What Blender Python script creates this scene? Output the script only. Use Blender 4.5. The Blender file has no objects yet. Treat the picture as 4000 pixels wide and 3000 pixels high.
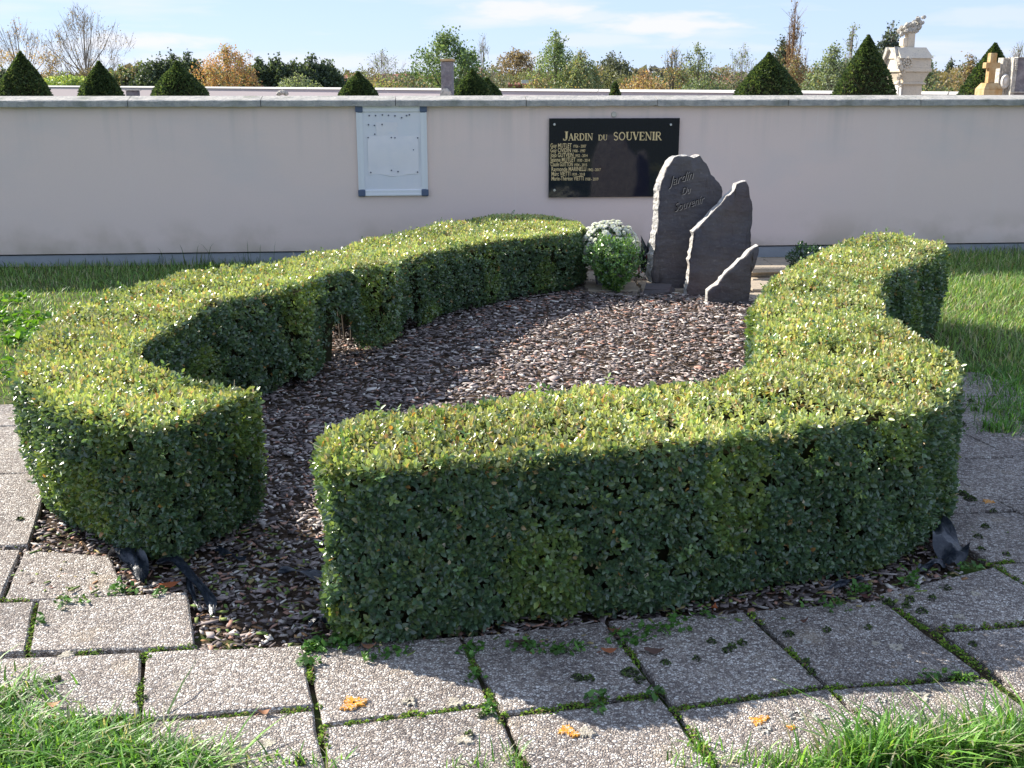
import bpy, math, random
import numpy as np
from mathutils import Vector, Matrix
R = np.random.default_rng(7)
random.seed(7)
scene = bpy.context.scene
COL = scene.collection

# ------------------------------------------------------------------ camera
F, HZ, EYE = 4300.0, 320.0, 1.7
PITCH = math.atan((1500 - HZ) / F)
cam = bpy.data.objects.new('camera', bpy.data.cameras.new('camera'))
COL.objects.link(cam)
cam.location = (0, 0, EYE)
cam.rotation_euler = (math.pi / 2 - PITCH, 0, 0)
cam.data.sensor_width = 36
cam.data.lens = 36 * F / 4000
cam.data.clip_end = 3000
scene.camera = cam

# ------------------------------------------------------------------ light
TOSUN = Vector((-0.80, 0.48, 0.63)).normalized()
ELEV = math.asin(TOSUN.z)
AZ = math.atan2(TOSUN.x, TOSUN.y)
sun = bpy.data.objects.new('sun', bpy.data.lights.new('sun', 'SUN'))
COL.objects.link(sun)
sun.data.energy = 4.8
sun.data.angle = math.radians(0.5)
sun.data.color = (1.0, 0.93, 0.82)
sun.rotation_euler = TOSUN.to_track_quat('Z', 'Y').to_euler()

world = bpy.data.worlds.new('World')
scene.world = world
world.use_nodes = True
nt = world.node_tree
for n in list(nt.nodes): nt.nodes.remove(n)
def N(tree, t, **k):
    n = tree.nodes.new(t)
    for a, b in k.items():
        if a.startswith('i_'):
            n.inputs[a[2:].replace('_', ' ')].default_value = b
        else:
            setattr(n, a, b)
    return n
L = nt.links.new
out = N(nt, 'ShaderNodeOutputWorld')
sky = N(nt, 'ShaderNodeTexSky', sky_type='NISHITA', sun_disc=False)
sky.sun_elevation = ELEV
sky.sun_rotation = AZ
sky.altitude = 200
sky.air_density = 0.75
sky.dust_density = 0.15
sky.ozone_density = 3.0
bg = N(nt, 'ShaderNodeBackground'); bg.inputs['Strength'].default_value = 0.15
tc = N(nt, 'ShaderNodeTexCoord')
mp = N(nt, 'ShaderNodeMapping'); mp.inputs['Scale'].default_value = (5, 5, 42)
ns = N(nt, 'ShaderNodeTexNoise'); ns.inputs['Scale'].default_value = 1.3; ns.inputs['Detail'].default_value = 5
ns.inputs['Roughness'].default_value = 0.5
L(tc.outputs['Generated'], mp.inputs['Vector']); L(mp.outputs[0], ns.inputs['Vector'])
cr = N(nt, 'ShaderNodeMapRange'); cr.inputs['From Min'].default_value = 0.50; cr.inputs['From Max'].default_value = 0.80
cr.inputs['To Max'].default_value = 0.7
L(ns.outputs['Fac'], cr.inputs['Value'])
# three flat clouds low over the wall, as ellipses on the sky with noisy rims
acc = cr.outputs['Result']
wob = N(nt, 'ShaderNodeTexNoise'); wob.inputs['Scale'].default_value = 26; wob.inputs['Detail'].default_value = 4
mw = N(nt, 'ShaderNodeMapping'); mw.inputs['Scale'].default_value = (1, 1, 4)
L(tc.outputs['Generated'], mw.inputs['Vector']); L(mw.outputs[0], wob.inputs['Vector'])
def cloud(px, py, wx, wy, amt):
    global acc
    d = Vector(((px - 2000) / F, 1, (HZ - py) / F)).normalized()
    s = N(nt, 'ShaderNodeVectorMath', operation='SUBTRACT'); s.inputs[1].default_value = d
    L(tc.outputs['Generated'], s.inputs[0])
    m = N(nt, 'ShaderNodeVectorMath', operation='MULTIPLY'); m.inputs[1].default_value = (F / wx, F / wx, F / wy)
    L(s.outputs[0], m.inputs[0])
    ln = N(nt, 'ShaderNodeVectorMath', operation='LENGTH'); L(m.outputs[0], ln.inputs[0])
    ad = N(nt, 'ShaderNodeMath', operation='MULTIPLY_ADD'); L(wob.outputs['Fac'], ad.inputs[0]); ad.inputs[1].default_value = 1.7
    L(ln.outputs['Value'], ad.inputs[2])
    mr = N(nt, 'ShaderNodeMapRange'); mr.interpolation_type = 'SMOOTHSTEP'
    mr.inputs['From Min'].default_value = 1.25; mr.inputs['From Max'].default_value = 2.05
    mr.inputs['To Min'].default_value = amt; mr.inputs['To Max'].default_value = 0.0
    L(ad.outputs[0], mr.inputs['Value'])
    mx = N(nt, 'ShaderNodeMath', operation='MAXIMUM'); L(acc, mx.inputs[0]); L(mr.outputs['Result'], mx.inputs[1])
    acc = mx.outputs[0]
for c in [(2060, 60, 270, 42, .8), (2560, 115, 260, 46, .8), (2280, 85, 200, 26, .45), (600, 175, 260, 36, .75), (2350, 170, 260, 28, .4),
          (3900, 80, 300, 40, .3), (1000, 250, 900, 40, .5), (100, 250, 500, 60, .4)]:
    cloud(*c)
mix = N(nt, 'ShaderNodeMix', data_type='RGBA')
# thin bright autumn air: the pale blue seen over the wall goes on over the whole sky
veil = N(nt, 'ShaderNodeMix', data_type='RGBA'); veil.inputs['Factor'].default_value = 0.90
L(sky.outputs[0], veil.inputs['A']); veil.inputs['B'].default_value = (1.64, 2.06, 2.95, 1)
L(acc, mix.inputs['Factor']); L(veil.outputs['Result'], mix.inputs['A'])
mix.inputs['B'].default_value = (2.95, 2.87, 2.95, 1)
L(mix.outputs['Result'], bg.inputs['Color']); L(bg.outputs[0], out.inputs['Surface'])

scene.view_settings.view_transform = 'Standard'
scene.view_settings.look = 'None'
scene.view_settings.exposure = 1.22
scene.view_settings.gamma = 1
scene.view_settings.use_curve_mapping = False
scene.cycles.max_bounces = 6
scene.cycles.transparent_max_bounces = 4

# ------------------------------------------------------------------ helpers
def ray(x, y):
    cx = (x - 2000) / F; cy = -(y - 1500) / F
    return cx, math.cos(PITCH) + cy * math.sin(PITCH), -math.sin(PITCH) + cy * math.cos(PITCH)
def gp(x, y, z=0.0):            # a point of the photograph brought down to height z
    a, b, c = ray(x, y); t = (z - EYE) / c
    return (a * t, b * t, z)
def at(x, y, Y):                # a point of the photograph at distance Y
    a, b, c = ray(x, y); t = Y / b
    return (a * t, Y, EYE + c * t)

def tag(o, label=None, cat=None, group=None, kind=None):
    if label: o['label'] = label
    if cat: o['category'] = cat
    if group: o['group'] = group
    if kind: o['kind'] = kind
    return o
def empty(name, loc, rz=0.0):
    o = bpy.data.objects.new(name, None); COL.objects.link(o)
    o.location = loc; o.rotation_euler = (0, 0, rz); o.empty_display_size = .1
    return o
def mesh_np(name, verts, loops, sizes, mat, parent=None, col=None, smooth=False, uv=None):
    """fast mesh from numpy: verts (n,3), flat loops, face sizes"""
    me = bpy.data.meshes.new(name)
    verts = np.asarray(verts, np.float32); loops = np.asarray(loops, np.int32); sizes = np.asarray(sizes, np.int32)
    me.vertices.add(len(verts)); me.vertices.foreach_set('co', verts.ravel())
    me.loops.add(len(loops)); me.loops.foreach_set('vertex_index', loops)
    me.polygons.add(len(sizes))
    st = np.zeros(len(sizes), np.int32); st[1:] = np.cumsum(sizes)[:-1]
    me.polygons.foreach_set('loop_start', st)
    me.update(calc_edges=True)
    if col is not None:
        a = me.color_attributes.new('col', 'FLOAT_COLOR', 'POINT')
        c = np.ones((len(verts), 4), np.float32); c[:, :3] = col
        a.data.foreach_set('color', c.ravel())
    me.validate()
    if smooth: me.shade_smooth()
    me.materials.append(mat)
    o = bpy.data.objects.new(name, me); COL.objects.link(o)
    if parent is not None: o.parent = parent
    return o
class MB:
    def __init__(s): s.v = []; s.f = []; s.m = []; s.mi = 0
    def add(s, vs, fs):
        b = len(s.v); s.v += [tuple(v) for v in vs]; s.f += [tuple(i + b for i in f) for f in fs]; s.m += [s.mi] * len(fs)
    def box(s, c, d, rz=0.0, taper=(1, 1), bev=0.0):
        hx, hy, hz = d[0] / 2, d[1] / 2, d[2] / 2
        def ring(z, fx, fy):
            return [(x * fx, y * fy, z) for x, y in ((-hx, -hy), (hx, -hy), (hx, hy), (-hx, hy))]
        rs = []
        if bev:
            bx = 1 - bev / hx; by = 1 - bev / hy
            rs = [ring(-hz, bx, by), ring(-hz + bev, 1, 1), ring(hz - bev, taper[0], taper[1]), ring(hz, taper[0] * bx, taper[1] * by)]
        else:
            rs = [ring(-hz, 1, 1), ring(hz, taper[0], taper[1])]
        vs = []; cs, sn = math.cos(rz), math.sin(rz)
        for r in rs:
            for x, y, z in r: vs.append((c[0] + x * cs - y * sn, c[1] + x * sn + y * cs, c[2] + z))
        fs = [(3, 2, 1, 0)]
        for k in range(len(rs) - 1):
            for i in range(4):
                j = (i + 1) % 4; fs.append((k * 4 + i, k * 4 + j, k * 4 + 4 + j, k * 4 + 4 + i))
        t = (len(rs) - 1) * 4; fs.append((t, t + 1, t + 2, t + 3))
        s.add(vs, fs)
    def lathe(s, c, prof, n=16, jit=0.0):
        vs = []; fs = []
        for k, (r, z) in enumerate(prof):
            for i in range(n):
                a = 2 * math.pi * i / n; rr = r * (1 + jit * random.uniform(-1, 1))
                vs.append((c[0] + rr * math.cos(a), c[1] + rr * math.sin(a), c[2] + z))
        for k in range(len(prof) - 1):
            for i in range(n):
                j = (i + 1) % n; fs.append((k * n + i, k * n + j, k * n + n + j, k * n + n + i))
        fs.append(tuple(range(n - 1, -1, -1))); fs.append(tuple((len(prof) - 1) * n + i for i in range(n)))
        s.add(vs, fs)
    def tube(s, p, q, r0, r1, n=5):
        p = Vector(p); q = Vector(q); d = (q - p)
        if d.length < 1e-6: return
        d.normalize(); a = d.orthogonal().normalized(); b = d.cross(a)
        vs = [];
        for c, r in ((p, r0), (q, r1)):
            for i in range(n):
                t = 2 * math.pi * i / n; vs.append(c + a * (r * math.cos(t)) + b * (r * math.sin(t)))
        fs = [(i, (i + 1) % n, n + (i + 1) % n, n + i) for i in range(n)]
        s.add(vs, fs)
    def disc(s, c, r, n, depth):   # facing -Y
        vs = [(c[0] + r * math.cos(2 * math.pi * i / n), c[1], c[2] + r * math.sin(2 * math.pi * i / n)) for i in range(n)]
        vs += [(x * .0 + c[0] + (x - c[0]) * .8, y - depth, c[2] + (z - c[2]) * .8) for x, y, z in vs]
        fs = [(i, (i + 1) % n, n + (i + 1) % n, n + i) for i in range(n)] + [tuple(range(n, 2 * n))]
        s.add(vs, fs)
    def blob(s, c, r, n=8, m=5, jit=.15):
        prof = []
        vs = []; fs = []
        for k in range(m + 1):
            ph = math.pi * k / m - math.pi / 2
            for i in range(n):
                t = 2 * math.pi * i / n; q = 1 + jit * random.uniform(-1, 1)
                vs.append((c[0] + r[0] * q * math.cos(ph) * math.cos(t), c[1] + r[1] * q * math.cos(ph) * math.sin(t), c[2] + r[2] * q * math.sin(ph)))
        for k in range(m):
            for i in range(n):
                j = (i + 1) % n; fs.append((k * n + i, k * n + j, k * n + n + j, k * n + n + i))
        s.add(vs, fs)
    def build(s, name, mats, parent=None, smooth=False, loc=(0, 0, 0)):
        me = bpy.data.meshes.new(name); me.from_pydata(s.v, [], s.f)
        if not isinstance(mats, (list, tuple)): mats = [mats]
        for m in mats: me.materials.append(m)
        if len(mats) > 1: me.polygons.foreach_set('material_index', s.m)
        me.update()
        import bmesh
        bm = bmesh.new(); bm.from_mesh(me); bmesh.ops.recalc_face_normals(bm, faces=bm.faces); bm.to_mesh(me); bm.free()
        if smooth: me.shade_smooth()
        o = bpy.data.objects.new(name, me); COL.objects.link(o)
        o.location = loc
        if parent is not None: o.parent = parent
        return o

# ------------------------------------------------------------------ materials
def mat(name, base=(.5, .5, .5), rough=.8, spec=.5, noise=None, bump=None, metal=0.0):
    """noise: list of (scale, lo, hi, colour, amount); bump: list of (scale, strength, distance)"""
    m = bpy.data.materials.new(name); m.use_nodes = True; t = m.node_tree
    p = t.nodes['Principled BSDF']; lk = t.links.new
    p.inputs['Roughness'].default_value = rough; p.inputs['Specular IOR Level'].default_value = spec
    p.inputs['Metallic'].default_value = metal
    p.inputs['Base Color'].default_value = (*base, 1)
    g = N(t, 'ShaderNodeNewGeometry')
    cur = None
    rgb = N(t, 'ShaderNodeRGB'); rgb.outputs[0].default_value = (*base, 1); cur = rgb.outputs[0]
    for sc, lo, hi, c, amt in (noise or []):
        n = N(t, 'ShaderNodeTexNoise'); n.inputs['Detail'].default_value = 5
        if isinstance(sc, tuple):
            mm = N(t, 'ShaderNodeMapping'); mm.inputs['Scale'].default_value = sc; lk(g.outputs['Position'], mm.inputs['Vector']); lk(mm.outputs[0], n.inputs['Vector']); n.inputs['Scale'].default_value = 1
        else:
            lk(g.outputs['Position'], n.inputs['Vector']); n.inputs['Scale'].default_value = sc
        r = N(t, 'ShaderNodeMapRange'); r.inputs['From Min'].default_value = lo; r.inputs['From Max'].default_value = hi; r.inputs['To Max'].default_value = amt
        lk(n.outputs['Fac'], r.inputs['Value'])
        x = N(t, 'ShaderNodeMix', data_type='RGBA'); lk(r.outputs['Result'], x.inputs['Factor']); lk(cur, x.inputs['A']); x.inputs['B'].default_value = (*c, 1)
        cur = x.outputs['Result']
    lk(cur, p.inputs['Base Color'])
    prev = None
    for sc, st, di in (bump or []):
        n = N(t, 'ShaderNodeTexNoise'); n.inputs['Detail'].default_value = 6
        if isinstance(sc, tuple):
            mm = N(t, 'ShaderNodeMapping'); mm.inputs['Scale'].default_value = sc; lk(g.outputs['Position'], mm.inputs['Vector']); lk(mm.outputs[0], n.inputs['Vector']); n.inputs['Scale'].default_value = 1
        else:
            lk(g.outputs['Position'], n.inputs['Vector']); n.inputs['Scale'].default_value = sc
        b = N(t, 'ShaderNodeBump'); b.inputs['Strength'].default_value = st; b.inputs['Distance'].default_value = di
        lk(n.outputs['Fac'], b.inputs['Height'])
        if prev: lk(prev, b.inputs['Normal'])
        prev = b.outputs[0]
    if prev: lk(prev, p.inputs['Normal'])
    return m
def leafmat(name, rough=.4, spec=.5, trans=.3, tint=(1.25, 1.2, .6)):
    m = bpy.data.materials.new(name); m.use_nodes = True; t = m.node_tree; lk = t.links.new
    p = t.nodes['Principled BSDF']; o = t.nodes['Material Output']
    p.inputs['Roughness'].default_value = rough; p.inputs['Specular IOR Level'].default_value = spec
    a = N(t, 'ShaderNodeAttribute', attribute_name='col')
    lk(a.outputs['Color'], p.inputs['Base Color'])
    if trans:
        tr = N(t, 'ShaderNodeBsdfTranslucent')
        v = N(t, 'ShaderNodeVectorMath', operation='MULTIPLY'); v.inputs[1].default_value = tint
        lk(a.outputs['Color'], v.inputs[0]); lk(v.outputs[0], tr.inputs['Color'])
        x = N(t, 'ShaderNodeMixShader'); x.inputs[0].default_value = trans
        lk(p.outputs[0], x.inputs[1]); lk(tr.outputs[0], x.inputs[2]); lk(x.outputs[0], o.inputs['Surface'])
    return m
M = {}
M['box_leaf'] = leafmat('box_leaf', .34, 1.0, .28, (1.4, 1.35, .6))
M['leaf'] = leafmat('leaf', .55, .35, .35)
M['grass'] = leafmat('grass_blade', .45, .4, .4, (1.3, 1.25, .5))
M['chip'] = leafmat('bark_chip', .75, .35, 0)
M['petal'] = leafmat('petal', .6, .3, .3, (1, 1, 1))
M['dry_twig'] = mat('dry_twig', (.42, .36, .24), .8, .2)
M['core'] = mat('inner_shade', (.022, .028, .012), .95, .1, [(60, .4, .6, (.05, .035, .02), .6)])  # near-black stands for the shade behind the leaves
M['render'] = mat('wall_render', (.82, .66, .595), .95, .1,
                  [(1.1, .35, .75, (.77, .635, .585), .55), (.35, .4, .7, (.82, .66, .565), .5), (90, .35, .7, (.77, .61, .55), .35), (420, .55, .75, (.66, .57, .52), .4),
                   ((2.2, 2.2, .25), .62, .80, (.82, .74, .69), .35)],
                  [(260, .35, .004), (700, .25, .002)])
def stain(m):
    t = m.node_tree; lk = t.links.new; p = t.nodes['Principled BSDF']; src = p.inputs['Base Color'].links[0].from_socket
    g = N(t, 'ShaderNodeNewGeometry'); sx = N(t, 'ShaderNodeSeparateXYZ'); lk(g.outputs['Position'], sx.inputs[0])
    cur = src
    for (z0, z1, sc, lo, hi, c, amt) in ((.48, .10, (2.5, 2.5, 3), .42, .62, (.50, .40, .31), .75), (.9, 1.5, (7, 7, .35), .52, .72, (.52, .47, .43), .45), (.2, 1.5, (13, 13, .12), .66, .74, (.84, .80, .76), .5), (.0, 1.6, (1.3, 1.3, 2.2), .50, .70, (.62, .58, .56), .45), (.25, .10, (1, 1, 1), .0, .3, (.46, .42, .36), .4)):
        mp_ = N(t, 'ShaderNodeMapping'); mp_.inputs['Scale'].default_value = sc; lk(g.outputs['Position'], mp_.inputs['Vector'])
        n = N(t, 'ShaderNodeTexNoise'); n.inputs['Scale'].default_value = 1; n.inputs['Detail'].default_value = 6; lk(mp_.outputs[0], n.inputs['Vector'])
        a = N(t, 'ShaderNodeMapRange'); a.inputs['From Min'].default_value = lo; a.inputs['From Max'].default_value = hi; lk(n.outputs['Fac'], a.inputs['Value'])
        b = N(t, 'ShaderNodeMapRange'); b.inputs['From Min'].default_value = z0; b.inputs['From Max'].default_value = z1; b.inputs['To Max'].default_value = amt; lk(sx.outputs['Z'], b.inputs['Value'])
        mu = N(t, 'ShaderNodeMath', operation='MULTIPLY'); lk(a.outputs[0], mu.inputs[0]); lk(b.outputs[0], mu.inputs[1])
        x = N(t, 'ShaderNodeMix', data_type='RGBA'); lk(mu.outputs[0], x.inputs['Factor']); lk(cur, x.inputs['A']); x.inputs['B'].default_value = (*c, 1); cur = x.outputs['Result']
    lk(cur, p.inputs['Base Color'])
stain(M['render'])
M['plinth'] = mat('plinth_cement', (.33, .35, .38), .95, .1, [(6, .4, .7, (.25, .27, .29), .6)], [(80, .4, .006)])
M['coping'] = mat('coping_stone', (.44, .42, .385), .95, .1,
                  [(14, .4, .68, (.26, .26, .25), .7), (5, .55, .7, (.12, .14, .10), .5), (60, .5, .7, (.22, .23, .24), .55)], [(45, .6, .012), (160, .5, .006)])
M['coping_far'] = mat('coping_far', (.56, .55, .53), .95, .1)
M['ground'] = mat('lawn_soil', (.07, .085, .03), .95, .1, [(3, .4, .65, (.05, .09, .02), .8), (14, .45, .7, (.12, .09, .05), .7)], [(40, .6, .03)])
M['soil'] = mat('bed_soil', (.05, .035, .025), .95, .1, [(40, .4, .6, (.10, .07, .05), .8)], [(60, .8, .03)])
M['joint'] = mat('joint_soil', (.06, .045, .03), .95, .1, [(9, .42, .6, (.05, .09, .015), .9)], [(90, .8, .01)])
M['slate'] = mat('slate_face', (.105, .092, .090), .62, .4, [(3, .4, .65, (.062, .060, .075), .8), ((7, 7, 22), .5, .72, (.13, .12, .13), .35), (35, .6, .78, (.22, .21, .20), .5), (1.7, .5, .7, (.10, .065, .06), .6)],
                 [((4, 4, 11), .7, .03), (30, .6, .012)])
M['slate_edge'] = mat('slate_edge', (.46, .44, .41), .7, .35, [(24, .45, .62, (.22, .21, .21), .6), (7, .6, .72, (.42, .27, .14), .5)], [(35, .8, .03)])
M['granite'] = mat('polished_granite', (.006, .008, .02), .07, .5, [(300, .55, .7, (.02, .024, .045), .6)])
M['gold'] = mat('gilt_letter', (.72, .55, .28), .5, .4)
M['engrave'] = mat('engraved_line', (.010, .008, .008), .8, .2)
M['engrave_highlight'] = mat('engraved_line_highlight', (.44, .39, .34), .8, .2)  # pale tone painting the highlight along the cut letters
M['screw'] = mat('steel_screw', (.6, .6, .58), .35, .5, metal=.8)
M['alu'] = mat('board_frame_aluminium', (.74, .75, .76), .5, .5, metal=.0)
M['board'] = mat('board_white', (.72, .72, .76), .3, .5, [(2.5, .4, .62, (.80, .77, .78), .7), (5, .45, .65, (.66, .69, .74), .5)])
M['paper'] = mat('wet_paper', (.80, .77, .78), .7, .3, [(8, .45, .65, (.72, .71, .74), .6)])
M['corner'] = mat('board_corner_plastic', (.09, .12, .19), .5, .4)
M['magnet'] = mat('magnet', (.08, .09, .14), .5, .4)
M['plug'] = mat('plug', (.62, .58, .50), .7, .3, [(90, .4, .6, (.5, .46, .4), .5)])
M['limestone'] = mat('white_limestone', (.66, .58, .46), .9, .15, [(9, .4, .65, (.56, .50, .42), .6), (40, .58, .7, (.28, .26, .2), .5)], [(50, .6, .01)])
M['weathered'] = mat('weathered_limestone', (.50, .47, .42), .9, .15, [(30, .45, .6, (.22, .22, .19), .6)], [(60, .7, .02)])
M['ochre'] = mat('ochre_stone', (.40, .25, .11), .9, .15, [(11, .4, .62, (.50, .40, .24), .7), (45, .55, .7, (.2, .14, .07), .5)], [(60, .6, .01)])
M['greystone'] = mat('grey_gravestone', (.17, .165, .18), .85, .2, [(25, .42, .6, (.30, .28, .29), .6), (6, .5, .7, (.12, .1, .12), .6)], [(60, .6, .01)])
M['tan_stone'] = mat('tan_flagstone', (.40, .33, .25), .9, .15, [(7, .4, .65, (.30, .26, .21), .7), (60, .5, .7, (.22, .19, .15), .5)], [(60, .5, .008)])
M['plastic'] = mat('black_membrane', (.018, .024, .036), .34, .5, [(40, .5, .7, (.10, .11, .12), .5)], [(60, .5, .01)])
M['bark'] = mat('tree_bark', (.13, .11, .09), .95, .1)
M['bark_pale'] = mat('pale_twig', (.26, .22, .18), .95, .1)
M['bark_brown'] = mat('brown_twig', (.22, .13, .07), .95, .1)
M['moss'] = leafmat('moss', .95, .1, 0)
M['roof_red'] = mat('red_tiles', (.28, .11, .08), .9, .1, [(2, .4, .6, (.22, .10, .08), .6)])
M['roof_dark'] = mat('dark_slates', (.045, .042, .06), .8, .2, [(1.5, .4, .6, (.06, .055, .07), .6)])
M['gable'] = mat('white_gable', (.66, .64, .6), .9, .1)
M['terracotta'] = mat('terracotta', (.42, .13, .05), .85, .2)

# exposed aggregate concrete
def aggregate():
    m = bpy.data.materials.new('exposed_aggregate'); m.use_nodes = True; t = m.node_tree; lk = t.links.new
    p = t.nodes['Principled BSDF']; p.inputs['Roughness'].default_value = .8; p.inputs['Specular IOR Level'].default_value = .25
    g = N(t, 'ShaderNodeNewGeometry')
    w = N(t, 'ShaderNodeTexNoise'); w.inputs['Scale'].default_value = 55; w.inputs['Detail'].default_value = 3
    lk(g.outputs['Position'], w.inputs['Vector'])
    wm = N(t, 'ShaderNodeVectorMath', operation='MULTIPLY_ADD'); wm.inputs[1].default_value = (.012,) * 3
    lk(w.outputs['Color'], wm.inputs[0]); lk(g.outputs['Position'], wm.inputs[2])
    v = N(t, 'ShaderNodeTexVoronoi'); v.inputs['Scale'].default_value = 112; lk(wm.outputs[0], v.inputs['Vector'])
    e = N(t, 'ShaderNodeTexVoronoi', feature='DISTANCE_TO_EDGE'); e.inputs['Scale'].default_value = 112; lk(wm.outputs[0], e.inputs['Vector'])
    ramp = N(t, 'ShaderNodeValToRGB'); r = ramp.color_ramp; r.interpolation = 'LINEAR'
    r.elements[0].position = 0; r.elements[0].color = (.20, .175, .165, 1)
    r.elements[1].position = 1; r.elements[1].color = (.84, .80, .74, 1)
    for pos, c in ((.25, (.36, .31, .27, 1)), (.5, (.54, .475, .42, 1)), (.75, (.66, .61, .56, 1))):
        x = r.elements.new(pos); x.color = c
    sp = N(t, 'ShaderNodeSeparateColor'); lk(v.outputs['Color'], sp.inputs[0]); lk(sp.outputs[0], ramp.inputs[0])
    er = N(t, 'ShaderNodeMapRange'); er.inputs['From Min'].default_value = .0; er.inputs['From Max'].default_value = .13; lk(e.outputs['Distance'], er.inputs['Value'])
    mx = N(t, 'ShaderNodeMix', data_type='RGBA'); lk(er.outputs['Result'], mx.inputs['Factor']); mx.inputs['A'].default_value = (.20, .17, .155, 1); lk(ramp.outputs[0], mx.inputs['B'])
    # algae-dark weathering in patches, stronger towards the damp right end of the path
    n2 = N(t, 'ShaderNodeTexNoise'); n2.inputs['Scale'].default_value = 2.6; n2.inputs['Detail'].default_value = 6; lk(g.outputs['Position'], n2.inputs['Vector'])
    sx = N(t, 'ShaderNodeSeparateXYZ'); lk(g.outputs['Position'], sx.inputs[0])
    mrx = N(t, 'ShaderNodeMapRange'); mrx.inputs['From Min'].default_value = -.6; mrx.inputs['From Max'].default_value = 1.2; mrx.inputs['To Min'].default_value = -.08; mrx.inputs['To Max'].default_value = .08
    lk(sx.outputs['X'], mrx.inputs['Value'])
    ad = N(t, 'ShaderNodeMath', operation='ADD'); lk(n2.outputs['Fac'], ad.inputs[0]); lk(mrx.outputs[0], ad.inputs[1])
    r2 = N(t, 'ShaderNodeMapRange'); r2.inputs['From Min'].default_value = .40; r2.inputs['From Max'].default_value = .68; r2.inputs['To Max'].default_value = .5; lk(ad.outputs[0], r2.inputs['Value'])
    m2 = N(t, 'ShaderNodeMix', data_type='RGBA'); m2.blend_type = 'MULTIPLY'; lk(r2.outputs['Result'], m2.inputs['Factor']); lk(mx.outputs['Result'], m2.inputs['A']); m2.inputs['B'].default_value = (.33, .32, .34, 1)
    n3 = N(t, 'ShaderNodeTexNoise'); n3.inputs['Scale'].default_value = 6; n3.inputs['Detail'].default_value = 4; lk(g.outputs['Position'], n3.inputs['Vector'])
    r3 = N(t, 'ShaderNodeMapRange'); r3.inputs['From Min'].default_value = .60; r3.inputs['From Max'].default_value = .74; r3.inputs['To Max'].default_value = .45; lk(n3.outputs['Fac'], r3.inputs['Value'])
    m3 = N(t, 'ShaderNodeMix', data_type='RGBA'); lk(r3.outputs['Result'], m3.inputs['Factor']); lk(m2.outputs['Result'], m3.inputs['A']); m3.inputs['B'].default_value = (.50, .41, .30, 1)
    lk(m3.outputs['Result'], p.inputs['Base Color'])
    b = N(t, 'ShaderNodeBump'); b.inputs['Strength'].default_value = .9; b.inputs['Distance'].default_value = .006
    er2 = N(t, 'ShaderNodeMapRange'); er2.inputs['From Max'].default_value = .3; lk(e.outputs['Distance'], er2.inputs['Value'])
    hm = N(t, 'ShaderNodeMath', operation='MULTIPLY_ADD'); lk(sp.outputs[1], hm.inputs[0]); hm.inputs[1].default_value = .6; lk(er2.outputs['Result'], hm.inputs[2])
    lk(hm.outputs[0], b.inputs['Height']); lk(b.outputs[0], p.inputs['Normal'])
    return m
M['aggregate'] = aggregate()

# ------------------------------------------------------------------ setting: ground
def sheet(name, pts, z, m, parent=None, kind='structure'):
    me = bpy.data.meshes.new(name); me.from_pydata([(x, y, z) for x, y in pts], [], [tuple(range(len(pts)))])
    me.materials.append(m); me.update()
    if me.polygons[0].normal.z < 0: me.flip_normals()
    o = bpy.data.objects.new(name, me); COL.objects.link(o)
    if parent is not None: o.parent = parent
    if kind: o['kind'] = kind
    return o
sheet('ground', [(-900, -900), (900, -900), (900, 1600), (-900, 1600)], 0, M['ground'])

# hedge plan: inner and outer edges, front end first
LI = [(-.93, 3.87), (-1.04, 3.94), (-1.22, 4.08), (-1.5, 4.32), (-1.57, 4.5), (-1.59, 4.84), (-1.55, 5.24), (-1.51, 5.56), (-1.39, 5.8), (-1.2, 6.12), (-1.09, 6.47), (-.94, 6.7), (-.73, 6.95), (-.51, 7.28), (-.18, 7.7), (.19, 8.03), (.46, 8.24), (.58, 8.54), (.52, 8.95)]
LO = [(-1.16, 3.41), (-1.34, 3.49), (-1.55, 3.64), (-1.74, 3.83), (-1.91, 4.08), (-2.01, 4.37), (-2.12, 4.8), (-2.19, 5.24), (-2.17, 5.7), (-2.09, 6.1), (-1.95, 6.38), (-1.78, 6.55), (-1.58, 6.8), (-1.27, 7.22), (-1.08, 7.7), (-.86, 8.24), (-.61, 8.7), (-.22, 9.3), (.22, 9.39)]
RI = [(-.6, 3.36), (-.47, 3.52), (-.27, 3.70), (-.05, 3.8), (.19, 3.87), (.47, 3.94), (.78, 4.05), (.94, 4.2), (1.0, 4.4), (1.05, 4.64), (1.12, 4.95), (1.19, 5.24), (1.28, 5.63), (1.4, 6.0), (1.67, 6.6), (2.02, 7.22), (2.25, 7.6), (2.44, 7.9), (2.77, 8.03)]
RO = [(-.55, 3.07), (-.41, 3.04), (-.23, 3.08), (0, 3.15), (.24, 3.2), (.48, 3.25), (.92, 3.43), (1.3, 3.58), (1.52, 3.73), (1.71, 4.05), (1.78, 4.37), (1.81, 4.75), (1.83, 5.2), (1.9, 5.6), (2.05, 6.06), (2.22, 6.42), (2.48, 6.8), (2.78, 7.2), (3.05, 7.72)]
HH = .61
def up(L_): return [gp(x, y, z)[:2] for x, y, z in L_]
LI[12:] = up([(1340, 1052, .585), (1490, 1030, .56), (1660, 993, .53), (1850, 957, .51), (2060, 930, .50), (2225, 912, .50), (2290, 893, .50)])
LO[12:] = up([(990, 1038, .585), (1200, 998, .56), (1400, 950, .53), (1620, 895, .51), (1880, 848, .50), (2100, 842, .50), (2250, 862, .50)])
LH = [.61] * 12 + [.585, .56, .53, .51, .50, .50, .50]
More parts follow.
